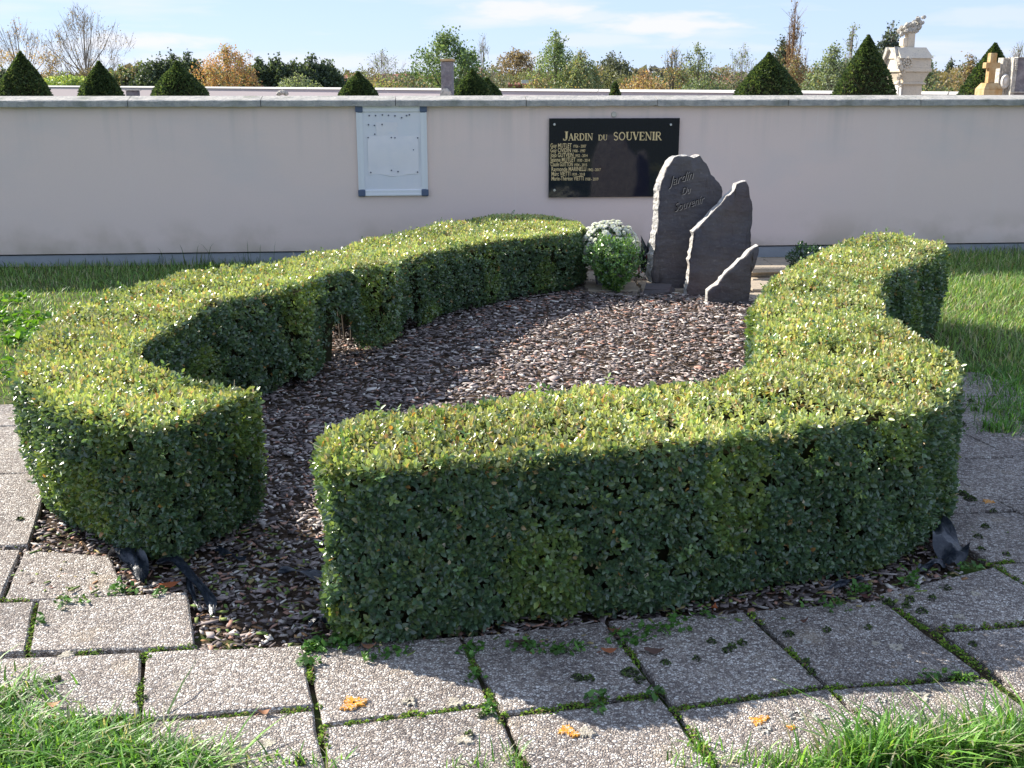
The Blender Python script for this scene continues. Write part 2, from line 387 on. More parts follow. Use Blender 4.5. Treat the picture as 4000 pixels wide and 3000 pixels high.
def dense(P, n=8):
    P = np.array(P, float); Q = []
    E = np.vstack([2 * P[0] - P[1], P, 2 * P[-1] - P[-2]])
    for i in range(1, len(E) - 2):
        for k in range(n):
            t = k / n; a, b, c, d = E[i - 1], E[i], E[i + 1], E[i + 2]
            Q.append(.5 * ((2 * b) + (c - a) * t + (2 * a - 5 * b + 4 * c - d) * t * t + (3 * b - a - 3 * c + d) * t ** 3))
    Q.append(P[-1]); return np.array(Q)
def inside(poly, p):
    poly = np.asarray(poly); p = np.atleast_2d(p); x, y = p[:, 0], p[:, 1]; r = np.zeros(len(p), bool)
    j = len(poly) - 1
    for i in range(len(poly)):
        xi, yi = poly[i]; xj, yj = poly[j]
        c = ((yi > y) != (yj > y)) & (x < (xj - xi) * (y - yi) / (yj - yi + 1e-12) + xi)
        r ^= c; j = i
    return r
HL = np.vstack([dense(LI), dense(LO)[::-1]]); HR = np.vstack([dense(RI), dense(RO)[::-1]])
BEDPOLY = [(-2.28, 4.1), (-1.86, 3.6), (-1.5, 3.36), (-1.1, 3.28), (-.97, 3.02), (-.5, 2.96), (.2, 3.0), (.85, 3.18), (1.25, 3.32), (1.6, 3.5), (1.9, 3.8), (1.95, 4.6), (1.95, 5.5),
           (2.08, 6.0), (2.3, 6.45), (2.85, 7.2), (3.0, 7.7), (2.6, 8.2), (2.3, 8.55), (1.9, 8.75), (.9, 9.15), (.75, 9.9), (.3, 10.35), (-.35, 10.3), (-1.1, 9.2), (-1.75, 7.6), (-2.15, 6.6), (-2.35, 5.3)]
mulch = sheet('mulch_bed', BEDPOLY, .004, M['soil'])

# ------------------------------------------------------------------ paving
GO = np.array((-1.0124, 2.6467)); GU = np.array((.4788, .0410)); GV = np.array((-.1058, .3644))
def G(i, j): return GO + GU * i + GV * j
paving = sheet('paving', [tuple(G(-5, -3.2)), tuple(G(11, -3.2)), tuple(G(11, 8.8)), tuple(G(7.2, 8.8)), tuple(G(6.0, 2.2)), tuple(G(4.9, 1.1)), tuple(G(1, .9)), tuple(G(-.2, 1.8)), tuple(G(-1.1, 2.6)), tuple(G(-1.1, 8.5)), tuple(G(-5, 8.5))], .010, M['joint'])
def GI(px, py):
    x, y, _ = gp(px, py, .02); return np.linalg.solve(np.stack([GU, GV], 1), np.array((x, y)) - GO)
JB = {}
for k, (p, q) in enumerate((((552, 2838), (1235, 2788)), ((1243, 2858), (1925, 2768)), ((1932, 2815), (2600, 2724)), ((2625, 2788), (3205, 2697)), ((3240, 2702), (3560, 2672)))): JB[k] = (GI(*p)[1], GI(*q)[1])
SLABS = []
for k in range(0, 5):
    SLABS.append([(k, -1.05), (k + 1, -1.05), (k + 1, JB[k][1]), (k, JB[k][0])])
    SLABS.append([(k, -2.1), (k + 1, -2.1), (k + 1, -1.05), (k, -1.05)])
tops = {0: (1.0, 1.0), 1: (1.0, 1.06), 2: (1.06, 1.2), 3: (1.2, 1.28), 4: (1.3, 1.42)}
for k in range(0, 5): SLABS.append([(k, JB[k][0]), (k + 1, JB[k][1]), (k + 1, tops[k][1]), (k, tops[k][0])])
SLABS += [[(-1.0, 0), (0, 0), (0, 1.0), (-1.0, 1.0)], [(-2.0, .1), (-1.0, 0), (-1.0, 1.0), (-2.0, 1.0)], [(-3.0, .1), (-2.0, .1), (-2.0, 1.0), (-3.0, 1.0)]]
SLABS += [[(-.72, 1.0), (.32, 1.0), (.29, 2.08), (-.75, 2.0)], [(-1.75, 1.0), (-.72, 1.0), (-.75, 2.0), (-1.78, 2.0)], [(-2.8, 1.0), (-1.75, 1.0), (-1.78, 2.0), (-2.8, 2.0)]]
SLABS += [[(-1.0, 2.0), (-.12, 2.06), (-.3, 2.95), (-.95, 3.2)], [(-2.0, 2.0), (-1.0, 2.0), (-.95, 3.2), (-1.95, 3.25)], [(-3.0, 2.0), (-2.0, 2.0), (-1.95, 3.25), (-3, 3.25)]]
for a, b in ((3.25, 5.43), (5.43, 7.38), (7.38, 8.5)):
    for i0, i1 in ((-.93, -1.95), (-1.95, -2.97)): SLABS.append([(i1, a), (i0, a), (i0, b), (i1, b)])
SLABS += [[(5.05, -.32), (6.15, -.3), (6.15, .86), (5.08, .78)], [(5.08, .78), (6.15, .86), (6.15, 1.98), (5.0, 1.5)], [(5.05, -1.4), (6.15, -1.4), (6.15, -.3), (5.05, -.32)], [(5.05, -2.4), (6.15, -2.4), (6.15, -1.4), (5.05, -1.4)]]
for c in range(6, 10):
    i0 = 6.15 + (c - 6) * .95; i1 = i0 + .95
    for a, b in ((-2.4, -1.3), (-1.3, -.2), (-.2, .9), (.9, 2.05), (2.05, 3.3), (3.3, 4.65), (4.65, 5.95), (5.95, 7.3), (7.3, 8.75)):
        q = G(i0 + .5, (a + b) / 2)
        if (b > 6.2 and c == 6): continue
        off = .35 if c % 2 else 0
        SLABS.append([(i0, a + off), (i1, a + off), (i1, b + off), (i0, b + off)])
def slab_mesh(pts, name, m, z0, z1, gap, jit=.004, parent=None):
    P = np.array(pts, float)
    if parent is paving: P = P + np.array([(.007 * math.sin(p[0] * 37 + p[1] * 91), .007 * math.sin(p[0] * 71 - p[1] * 53)) for p in P]) + R.normal(0, .0022, (4, 2))
    c = P.mean(0)
    # shrink by the joint
    Q = []
    for i in range(4):
        d = c - P[i]; Q.append(P[i] + (P[(i + 1) % 4] - P[i]) / np.linalg.norm(P[(i + 1) % 4] - P[i]) * gap * (1 if i % 2 == 0 else 1.5) + (P[i - 1] - P[i]) / np.linalg.norm(P[i - 1] - P[i]) * gap * (1.5 if i % 2 == 0 else 1))
    ring = []
    for i in range(4):
        a, b = Q[i], Q[(i + 1) % 4]
        for k in range(4):
            t = k / 4; q = a + (b - a) * t
            if k: q = q + R.normal(0, jit, 2)
            ring.append(q)
    n = len(ring); tilt = R.normal(0, .008, 2); h = R.normal(0, .0025)
    vs = []
    for zz, f in ((z0, 1.0), (z1 - .006, 1.0), (z1, .0)):
        for q in ring:
            d = c - q; q2 = q + (d / np.linalg.norm(d) * .007 if f == 0 else 0)
            dz = (tilt * (q - c)).sum() + h if zz > z0 else 0
            vs.append((q2[0], q2[1], zz + dz))
    fs = []
    for k in range(2):
        for i in range(n): j = (i + 1) % n; fs.append((k * n + i, k * n + j, k * n + n + j, k * n + n + i))
    fs.append(tuple(2 * n + i for i in range(n)))
    mb = MB(); mb.add(vs, fs); return mb.build(name, m, parent)
slab_objs = []
for s in SLABS:
    o = slab_mesh([G(*p) for p in s], 'slab', M['aggregate'], .0, .034, .0065, .0024, paving)
    slab_objs.append((o, np.mean([G(*p) for p in s], axis=0)))

# ------------------------------------------------------------------ lichen and moss
def lichen_mat(name, c1, c2):
    m = mat(name, c1, .95, .1, [(38, .45, .60, c2, .7), (130, .50, .60, (.55, .5, .44), .75), (210, .56, .64, (.16, .14, .12), .8)], [(160, 1, .006)]); return m
M['lichen_orange'] = lichen_mat('lichen_orange', (.70, .30, .03), (.52, .25, .06))
M['lichen_pale'] = lichen_mat('lichen_pale', (.46, .42, .33), (.30, .27, .23))
M['lichen_white'] = lichen_mat('lichen_white', (.50, .49, .45), (.25, .24, .22))
def nearest_slab(x, y): return min(slab_objs, key=lambda s: (s[1][0] - x) ** 2 + (s[1][1] - y) ** 2)[0]
def lichen(px, py, w, m, hole=0.0, z=.0365):
    x, y, _ = gp(px, py, .034); r = w / 2
    n = 40; vs = []; fs = []
    rr = [r * (.82 + .16 * math.sin(3 * a + px) + .13 * math.sin(7 * a + py) + R.normal(0, .12)) for a in np.linspace(0, 2 * math.pi, n, endpoint=False)]
    for f, zz in ((1.0, z - .004), (.86, z + .001), (max(hole, .02), z if not hole else z - .0008)):
        for i in range(n):
            a = 2 * math.pi * i / n; vs.append((x + rr[i] * f * math.cos(a), y + rr[i] * f * math.sin(a), zz + (R.normal(0, .0006) if f == .86 else 0)))
    for k in range(2):
        for i in range(n): j = (i + 1) % n; fs.append((k * n + i, k * n + j, k * n + n + j, k * n + n + i))
    mb = MB(); mb.add(vs, fs); o = mb.build('lichen_patch', m, nearest_slab(x, y)); return o
for a in [(1383, 2745, .085, 'lichen_orange', .15), (1360, 2760, .05, 'lichen_orange', 0), (2215, 2852, .055, 'lichen_orange', 0), (2245, 2868, .035, 'lichen_orange', 0), (2765, 2690, .05, 'lichen_orange', 0), (2790, 2712, .03, 'lichen_orange', 0),
          (2960, 2818, .05, 'lichen_orange', 0), (2985, 2805, .035, 'lichen_orange', 0), (3092, 2842, .03, 'lichen_orange', 0), (3860, 1960, .06, 'lichen_orange', 0),
          (1050, 2905, .05, 'lichen_pale', 0), (1600, 2740, .05, 'lichen_pale', .3), (1780, 2745, .06, 'lichen_pale', 0), (1820, 2890, .06, 'lichen_pale', 0), (700, 2675, .05, 'lichen_pale', 0), (260, 2560, .06, 'lichen_pale', 0),
          (2290, 2862, .06, 'lichen_pale', 0), (2705, 2703, .04, 'lichen_white', .5), (2860, 2692, .045, 'lichen_white', .5), (2875, 2650, .03, 'lichen_white', .4), (2400, 2690, .03, 'lichen_white', .4),
          (3108, 2795, .055, 'lichen_white', .6), (3200, 2800, .05, 'lichen_white', .5), (2985, 2850, .05, 'lichen_white', .5), (3440, 2735, .04, 'lichen_white', .5), (3420, 2515, .035, 'lichen_pale', 0), (3500, 2530, .06, 'lichen_pale', .2),
          (3490, 2640, .045, 'lichen_pale', .3), (3630, 2625, .06, 'lichen_pale', .3), (3810, 2320, .045, 'lichen_pale', .2), (3750, 2410, .04, 'lichen_pale', 0), (3600, 2720, .06, 'lichen_pale', .3), (3150, 2510, .03, 'lichen_white', .4)]:
    lichen(a[0], a[1], a[2] * .92, M[a[3]], a[4])

# small tufts: moss cushions along the joints (many tiny faces)
def tuft_cloud(centres, name, m, size, colf, n_per=60, spread=.02, h=.012, parent=None, flat=.5):
    V = []; C = []; Lp = []; S = []
    for (x, y, z, rad) in centres:
        k = max(6, int(n_per * (rad / .03) ** 2)); a = R.uniform(0, 6.283, k); d = rad * np.sqrt(R.uniform(0, 1, k))
        px = x + d * np.cos(a); py = y + d * np.sin(a); pz = z + h * (1 - (d / rad) ** 2) * R.uniform(.5, 1.1, k)
        th = R.uniform(0, 6.283, k); s = size * R.uniform(.6, 1.3, k); tl = R.normal(0, flat, (k, 2))
        for q in range(4):
            an = th + q * math.pi / 2; ox = np.cos(an) * s * (1 if q % 2 == 0 else .7); oy = np.sin(an) * s * (1 if q % 2 == 0 else .7)
            V.append(np.stack([px + ox, py + oy, pz + ox * tl[:, 0] + oy * tl[:, 1]], 1))
        c = colf(k); base = sum(len(v) for v in V[:-4])
        for q in range(4): C.append(c)
        ids = base + np.arange(k); Lp.append(np.stack([ids, ids + k, ids + 2 * k, ids + 3 * k], 1).ravel()); S.append(np.full(k, 4))
    return mesh_np(name, np.vstack(V), np.concatenate(Lp), np.concatenate(S), m, parent, np.vstack(C))
def cmix(k, cols, w, var=.2):
    cols = np.array(cols, float); i = R.choice(len(cols), k, p=np.array(w) / sum(w)); return np.clip(cols[i] * R.uniform(1 - var, 1 + var, (k, 1)), 0, 1)
def moss_col(k): return cmix(k, [(.11, .20, .025), (.17, .27, .03), (.06, .10, .02), (.13, .10, .05), (.20, .15, .08)], [4, 3, 3, 1.5, 1])
def clover_col(k): return cmix(k, [(.08, .20, .04), (.13, .28, .06), (.06, .13, .03)], [4, 3, 2])
cen = []
def mossline(p, q, rad=.019, dens=60, fill=.7):
    a = gp(*p, .03); b = gp(*q, .03); n = max(2, int(math.dist(a, b) * dens)); ph = R.uniform(0, 6)
    for k in range(n):
        if math.sin(k * .45 + ph) + R.normal(0, .5) > 1.4 * fill * 1.4 + .3: continue
        t = k / n; cen.append((a[0] + (b[0] - a[0]) * t + R.normal(0, .003), a[1] + (b[1] - a[1]) * t + R.normal(0, .003), .028, rad * R.uniform(.6, 1.25)))
for l in [((1030, 2805), (1270, 2775)), ((1240, 2860), (1930, 2765)), ((1930, 2815), (2590, 2725)), ((2620, 2790), (3200, 2695)), ((3200, 2695), (3560, 2672)), ((3560, 2680), (3790, 2625)), ((3678, 2512), (4000, 2467)),
          ((1243, 2800), (1255, 2920)), ((2600, 2760), (2720, 2930)), ((2470, 2600), (2590, 2720)), ((3250, 2710), (3330, 2800)), ((3680, 2520), (3830, 2650)), ((3450, 2400), (3660, 2500)), ((700, 2830), (1030, 2805)),
          ((145, 2400), (560, 2340)), ((0, 2412), (145, 2398)), ((140, 2410), (130, 2630)), ((552, 2640), (552, 2800)), ((3840, 2630), (4000, 2760)), ((3870, 2250), (4000, 2330)), ((1800, 2560), (1915, 2770)), ((60, 2650), (550, 2600))]:
    mossline(*l, fill=R.uniform(.5, .9))
for px, py, r in [(3470, 2357, .022), (3540, 2368, .017), (3555, 2345, .018), (3080, 2480, .022), (3230, 2465, .016), (3390, 2455, .014), (2255, 2650, .022), (2300, 2655, .02), (2460, 2630, .03), (2500, 2660, .02), (560, 2735, .014), (190, 2675, .014), (225, 2658, .014),
                  (3150, 2590, .016), (3170, 2630, .016), (3800, 2520, .015), (2780, 2510, .016), (2860, 2530, .016), (2840, 2545, .018), (2900, 2515, .018), (2600, 2595, .02), (2720, 2580, .016), (1880, 2800, .014), (1830, 2872, .015), (1175, 2980, .02),
                  (3760, 1930, .03), (3790, 1950, .03), (3700, 1940, .025), (3820, 2100, .02), (3850, 2060, .018), (3880, 2000, .015), (3790, 1570, .02), (3810, 1600, .02), (3870, 1680, .02), (3760, 1660, .02), (3830, 2150, .02), (3930, 2170, .02), (80, 2033, .02), (3600, 2390, .02), (3640, 2340, .018), (3700, 2300, .016)]:
    x, y, _ = gp(px, py, .034); cen.append((x, y, .034, r * .9))
def mossg(p, q, **kw):
    n0 = len(cen); a = G(*p); b = G(*q); n = int(np.linalg.norm(b - a) * 60); ph = R.uniform(0, 6); f = kw.get('fill', .75)
    for k in range(n):
        if math.sin(k * .45 + ph) + R.normal(0, .5) > 2.8 * f - 1.1: continue
        w = a + (b - a) * k / n + R.normal(0, .003, 2); cen.append((w[0] + R.normal(0, .004), w[1] + R.normal(0, .004), .026, .0155 * R.uniform(.45, 1.5)))
cen = [c for c in cen if c[2] == .034]
for k in range(5): mossg((k, JB[k][0]), (k + 1, JB[k][1]), fill=[.35, .75, .75, .85, .7][k])
for k in range(1, 6): mossg((k, -1.2), (k, JB[min(k, 4)][0]), fill=[.5, .25, .45, .4, .5][k - 1])
for p, q, f in (((1, 0), (1, 1), .3), ((2, 0), (2, 1), .6), ((3, 0), (3, 1.1), .35), ((4, 0), (4, 1.25), .3), ((5.05, .1), (5, 1.45), .6), ((5.1, .8), (6.15, .88), .9), ((5.05, -.32), (6.15, -.3), .8), ((0, .1), (0, 1), .45), ((-.7, 1), (.3, 1.03), .4), ((-.72, 1.1), (-.75, 2), .7), ((-1.7, 2), (-.1, 2.04), .55), ((-1, 0), (0, 0), .6), ((-1.0, 0), (-1, 1), .5), ((6.15, 0), (6.15, 2), .45), ((6.15, 2), (7.1, 2.4), .4), ((7.1, 1), (7.1, 2.4), .4)): mossg(p, q, fill=f)
cush = [c for c in cen if c[2] == .034]; cen = [c for c in cen if c[2] != .034]
tag(tuft_cloud(cush, 'moss_cushion', M['moss'], .0045, lambda k: cmix(k, [(.07, .11, .03), (.035, .045, .025), (.05, .06, .035), (.10, .15, .03)], [3, 3, 2, 1]), 200, parent=paving, h=.016), kind='stuff')
tag(tuft_cloud(cen, 'joint_moss', M['moss'], .0042, moss_col, 120, parent=paving, h=.015), kind='stuff')
cen = []
for px, py, w, n in [(1230, 2540, 55, 22), (1330, 2520, 60, 22), (1200, 2600, 30, 8), (1900, 2780, 40, 6), (2560, 2725, 35, 5), (500, 2310, 60, 9), (280, 2365, 60, 9), (160, 2440, 20, 4), (3370, 2320, 40, 9), (3240, 2370, 60, 9), (2200, 2545, 60, 10), (2450, 2500, 80, 14), (2050, 2540, 60, 9), (1850, 2540, 60, 9), (3760, 2660, 20, 4), (3640, 2650, 30, 4), (2700, 2430, 80, 10), (1850, 2650, 25, 4), (2330, 2760, 50, 6), (3560, 2270, 60, 10), (1500, 2560, 60, 8), (2580, 2470, 60, 10), (3780, 2230, 40, 6), (620, 2330, 40, 5)]:
    for _ in range(n):
        x, y, _z = gp(px + R.normal(0, w * .6), py + R.normal(0, w * .22), .03); cen.append((x, y, .034, .016))
tag(tuft_cloud(cen, 'clover', M['grass'], .0095, clover_col, 24, parent=None, h=.028, flat=.45), kind='stuff')

# ------------------------------------------------------------------ mulch chips
def chips(name, n, region, z0=.006, size=(.020, .009), parent=None, cols=None, w=None):
    lo = np.array(region[0]); hi = np.array(region[1]); P = R.uniform(lo, hi, (int(n * 2.2), 2))
    ok = inside(BEDPOLY, P); P = P[ok][:n]
    n = len(P); ang = R.normal(0, 1.1, n); a = size[0] * R.lognormal(-.08, .62, n); b = size[1] * R.lognormal(-.05, .42, n); h = R.uniform(.0015, .0045, n)
    a = np.minimum(a, size[0] * 2.4); tx = R.normal(0, .16, n) * size[0] / a; ty = R.normal(0, .2, n); z = z0 + R.uniform(0, .016, n) + .01 * (np.sin(P[:, 0] * 9) * np.sin(P[:, 1] * 7) + 1) * .5
    sh = [(-1, -.6), (.7, -1), (1, .5), (-.5, 1)]
    V = np.zeros((n, 8, 3))
    for k, (sx, sy) in enumerate(sh):
        jx = sx * a * R.uniform(.7, 1.1, n); jy = sy * b * R.uniform(.6, 1.15, n)
        X = P[:, 0] + jx * np.cos(ang) - jy * np.sin(ang); Y = P[:, 1] + jx * np.sin(ang) + jy * np.cos(ang); Z = z + jx * tx + jy * ty
        V[:, k] = np.stack([X, Y, Z + h], 1); V[:, k + 4] = np.stack([X, Y, Z], 1)
    faces = np.array([(0, 1, 2, 3), (4, 5, 1, 0), (5, 6, 2, 1), (6, 7, 3, 2), (7, 4, 0, 3)])
    Lp = (np.arange(n)[:, None, None] * 8 + faces[None]).ravel()
    c = cmix(n, cols or [(.075, .060, .058), (.155, .125, .118), (.28, .23, .215), (.43, .38, .35), (.34, .19, .14), (.60, .56, .51)], w or [4.5, 5.5, 5, 2.9, 2.0, 1.2], .3)
    c = np.repeat(c, 8, 0)
    return tag(mesh_np(name, V.reshape(-1, 3), Lp, np.full(n * 5, 4), M['chip'], parent, c), kind='stuff')
chips('bark_mulch', 22000, ((-1.9, 2.9), (1.6, 5.6)), size=(.0135, .0062), parent=mulch)
chips('bark_mulch', 24000, ((-1.9, 5.4), (2.7, 9.6)), size=(.0175, .0078), parent=mulch)
chips('leaf_litter', 1500, ((-1.9, 2.9), (2.0, 4.0)), z0=.014, size=(.011, .005), parent=mulch, cols=[(.10, .16, .03), (.25, .20, .09), (.16, .20, .05), (.3, .16, .07)], w=[3, 2, 2, 1])

# ------------------------------------------------------------------ hedges
def unit(v): return v / (np.linalg.norm(v, axis=-1, keepdims=True) + 1e-9)
def leaves(name, P, A, C, size, m, parent, lod=False, width=.30, kind=None):
    """P base, A leaf axis, C colour; leaf plane normal chosen from NRM"""
    P, A, NR = P, unit(A), None
    raise NotImplementedError
def leaf_mesh(name, P, A, Nn, C, size, m, parent, wid=.29, fine=True, fold=.25):
    n = len(P); A = unit(A); B = unit(np.cross(A, Nn)); Nn = unit(np.cross(B, A)); s = size[:, None]
    if fine:
        V = np.zeros((n, 6, 3))
        V[:, 0] = P
        V[:, 1] = P + A * s * .35 + B * s * wid + Nn * s * fold * wid * 1.3
        V[:, 2] = P + A * s * .72 + B * s * wid * .82 + Nn * s * fold * wid
        V[:, 3] = P + A * s - Nn * s * .08
        V[:, 4] = P + A * s * .72 - B * s * wid * .82 + Nn * s * fold * wid
        V[:, 5] = P + A * s * .35 - B * s * wid + Nn * s * fold * wid * 1.3
        f = np.array([(0, 1, 2, 3), (0, 3, 4, 5)]); k = 6; sz = 4
    else:
        V = np.zeros((n, 4, 3))
        V[:, 0] = P; V[:, 1] = P + A * s * .5 + B * s * wid * 1.15 + Nn * s * .08; V[:, 2] = P + A * s; V[:, 3] = P + A * s * .5 - B * s * wid * 1.15 + Nn * s * .08
        f = np.array([(0, 1, 2, 3)]); k = 4; sz = 4
    Lp = (np.arange(n)[:, None, None] * k + f[None]).ravel()
    return mesh_np(name, V.reshape(-1, 3), Lp, np.full(n * len(f), sz), m, parent, np.repeat(C, k, 0))
def sprigs(P, AX, npairs, leaf, spacing):
    """opposite leaf pairs up a short axis; returns leaf arrays"""
    n = len(P); AX = unit(AX); T = unit(np.cross(AX, R.normal(0, 1, (n, 3)))); S = np.cross(AX, T)
    oP = []; oA = []; oN = []; oI = []
    for k in range(npairs):
        d = T if k % 2 == 0 else S
        for sg in (1, -1):
            dd = unit(AX * R.uniform(.25, .75, (n, 1)) + sg * d + R.normal(0, .22, (n, 3)))
            oP.append(P + AX * (k * spacing) + R.normal(0, .0015, (n, 3))); oA.append(dd)
            oN.append(unit(AX - sg * d * .45 + R.normal(0, .25, (n, 3)))); oI.append(np.arange(n))
    oP.append(P + AX * (npairs * spacing)); oA.append(unit(AX + R.normal(0, .3, (n, 3)))); oN.append(R.normal(0, 1, (n, 3))); oI.append(np.arange(n))
    return np.vstack(oP), np.vstack(oA), np.vstack(oN), np.concatenate(oI)
def wave(p):  # low bumps of a clipped hedge
    return 1.5 * (.010 * np.sin(p[:, 0] * 7.1 + p[:, 1] * 3.3) + .008 * np.sin(p[:, 1] * 9.7 - p[:, 0] * 4.2 + p[:, 2] * 8) + .006 * np.sin(p[:, 0] * 17 + p[:, 2] * 13 + p[:, 1] * 15))
def hedge_surface(I, O, dens, dens_far):
    """sample points + normals + 'top' flag over the clipped faces"""
    outP = []; outN = []; outT = []
    def quadstrip(A, B, C, D, nrm, top, dn):
        area = np.linalg.norm(B - A) * np.linalg.norm(D - A); k = R.poisson(area * dn)
        if not k: return
        u = R.uniform(0, 1, (k, 1)); v = R.uniform(0, 1, (k, 1))
        outP.append(A * (1 - u) * (1 - v) + B * u * (1 - v) + C * u * v + D * (1 - u) * v); outN.append(np.repeat(nrm[None], k, 0)); outT.append(np.full(k, top))
    z3 = lambda p, z: np.array((p[0], p[1], z))
    n = len(I)
    for i in range(n - 1):
        far = (I[i][1] + O[i][1]) / 2; dn = np.interp(far, [3, 4.5, 6, 9], [dens, dens * .8, dens_far, dens_far * .8])
        quadstrip(z3(I[i], HH), z3(I[i + 1], HH), z3(O[i + 1], HH), z3(O[i], HH), np.array((0, 0, 1.)), 1, dn)
        for Pp, Q, sgn in ((I[i], I[i + 1], 0), (O[i], O[i + 1], 1)):
            t = Q - Pp; nn = np.array((t[1], -t[0], 0)); mid = (Pp + Q) / 2; oth = (O[i] if sgn == 0 else I[i]) - mid
            if nn[0] * oth[0] + nn[1] * oth[1] > 0: nn = -nn
            nn = nn / (np.linalg.norm(nn) + 1e-9)
            quadstrip(z3(Pp, .02), z3(Q, .02), z3(Q, HH), z3(Pp, HH), nn, 0, dn)
    for i, j in ((0, 1), (n - 1, n - 2)):
        t = O[i] - I[i]; nn = np.array((t[1], -t[0], 0)); d = I[j] - I[i]
        if nn[0] * d[0] + nn[1] * d[1] > 0: nn = -nn
        nn = nn / np.linalg.norm(nn)
        quadstrip(z3(I[i], .02), z3(O[i], .02), z3(O[i], HH), z3(I[i], HH), nn, 0, np.interp(I[i][1], [3, 4.5, 6, 9], [dens, dens * .8, dens_far, dens_far * .8]))
    return np.vstack(outP), np.vstack(outN), np.concatenate(outT)
def make_hedge(I, O, label, thin=(), name='box_hedge', yellow=1.0, hs=None, shear=None, bulges=()):
    hs = np.array(hs or [HH] * len(I)); hs = np.interp(np.arange((len(hs) - 1) * 6 + 1) / 6, np.arange(len(hs)), hs) / HH
    I = dense(I, 6); O = dense(O, 6); mid = (I + O) / 2
    root = empty(name, (float(mid[:, 0].mean()), float(mid[:, 1].mean()), 0)); tag(root, label, 'hedge', 'clipped box hedges round the mulch bed')
    off = np.array(root.location)
    P, NV, T = hedge_surface(I, O, 3900, 2700)
    # rounded clipped edges: pull samples near the rim down/in
    P = P - NV * (np.abs(R.normal(0, .011, (len(P), 1))) - .004) + NV * wave(P)[:, None]
    poly = np.vstack([I, O[::-1]])
    # distance to plan boundary for top samples, to round off and to find edge leaves
    seg = np.vstack([I, O]); dmin = np.full(len(P), 9.)
    for s0 in range(0, len(P), 4000):
        d = np.linalg.norm(P[s0:s0 + 4000, None, :2] - seg[None], axis=2); dmin[s0:s0 + 4000] = d.min(1)
    top = T == 1; rim = np.clip(1 - dmin / .05, 0, 1); P[top, 2] -= (rim[top] ** 2) * .012
    side = ~top; zr = np.clip((P[:, 2] - (HH - .05)) / .05, 0, 1)
    c2 = np.zeros_like(P); c2[:, :2] = NV[:, :2]
    P[side] -= c2[side] * (zr[side, None] ** 2) * .012
    low = np.clip(1 - P[:, 2] / .12, 0, 1); P[side] -= c2[side] * (low[side, None] ** 1.5) * .06
    bulge_tint = np.zeros(len(P))  # weight for lighter, yellower leaves on the bulges
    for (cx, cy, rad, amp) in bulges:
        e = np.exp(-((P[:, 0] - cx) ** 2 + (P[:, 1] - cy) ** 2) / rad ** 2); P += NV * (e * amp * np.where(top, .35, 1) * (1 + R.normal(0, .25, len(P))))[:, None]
        if amp > 0: bulge_tint = np.maximum(bulge_tint, e)
    keep = np.ones(len(P), bool)
    keep &= ~((P[:, 2] < .06) & (R.uniform(0, 1, len(P)) < .45))
    cut = lambda Q: np.zeros(len(Q), bool)
    for (cx, cy, rad, hz) in thin:
        d = np.hypot(P[:, 0] - cx, P[:, 1] - cy); keep &= ~((P[:, 2] < hz * (1 - (d / rad) ** 2) + R.normal(0, .015, len(P))) & (d < rad))
    P, NV, T, bulge_tint = P[keep], NV[keep], T[keep], bulge_tint[keep]; top = T == 1
    ni = np.concatenate([np.linalg.norm(P[s0:s0 + 4000, None, :2] - mid[None], axis=2).argmin(1) for s0 in range(0, len(P), 4000)]); P[:, 2] *= hs[ni]
    if shear is not None: P = shear(P)
    n = len(P); up = np.zeros((n, 3)); up[:, 2] = 1
    AX = NV * np.where(top, 1, .75)[:, None] + up * np.where(top, .1, .42)[:, None] + R.normal(0, .34, (n, 3))
    near = P[:, 1] < 5.0
    big = 0
    for sel, fine, sz, npair in ((near, True, .0245, 2), (~near, False, .0255, 2)):
        p = P[sel]; t = top[sel]
        p = p - unit(AX[sel]) * .016
        a, b, c, idx = sprigs(p, AX[sel], npair, sz, .010)
        k = len(a); tt = t[idx]; m = len(p)
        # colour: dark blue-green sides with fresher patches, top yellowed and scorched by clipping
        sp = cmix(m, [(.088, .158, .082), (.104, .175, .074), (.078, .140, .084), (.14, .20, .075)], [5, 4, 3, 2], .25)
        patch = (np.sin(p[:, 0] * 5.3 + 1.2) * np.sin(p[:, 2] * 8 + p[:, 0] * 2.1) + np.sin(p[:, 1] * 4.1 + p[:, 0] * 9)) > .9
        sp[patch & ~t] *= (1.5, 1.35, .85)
        sp *= 1 + bulge_tint[sel][:, None] * np.array((.75, .55, .15)) * R.uniform(0, 1, (m, 1))
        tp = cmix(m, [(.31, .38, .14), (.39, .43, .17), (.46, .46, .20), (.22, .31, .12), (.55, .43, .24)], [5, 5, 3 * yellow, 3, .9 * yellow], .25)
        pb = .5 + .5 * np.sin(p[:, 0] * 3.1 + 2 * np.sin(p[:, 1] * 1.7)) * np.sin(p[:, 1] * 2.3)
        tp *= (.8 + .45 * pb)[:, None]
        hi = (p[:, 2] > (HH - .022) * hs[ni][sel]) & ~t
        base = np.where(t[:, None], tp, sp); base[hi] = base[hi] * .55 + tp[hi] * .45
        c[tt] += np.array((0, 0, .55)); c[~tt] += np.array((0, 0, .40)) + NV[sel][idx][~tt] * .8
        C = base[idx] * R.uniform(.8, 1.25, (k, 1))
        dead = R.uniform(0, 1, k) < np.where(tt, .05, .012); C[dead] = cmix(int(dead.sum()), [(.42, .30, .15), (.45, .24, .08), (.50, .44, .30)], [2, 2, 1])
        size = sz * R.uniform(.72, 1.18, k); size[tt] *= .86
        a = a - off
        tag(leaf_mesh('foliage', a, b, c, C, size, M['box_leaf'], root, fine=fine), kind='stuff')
    # dark solid body added to block light, inner shade put into its colour
    mb = MB(); ins = .075
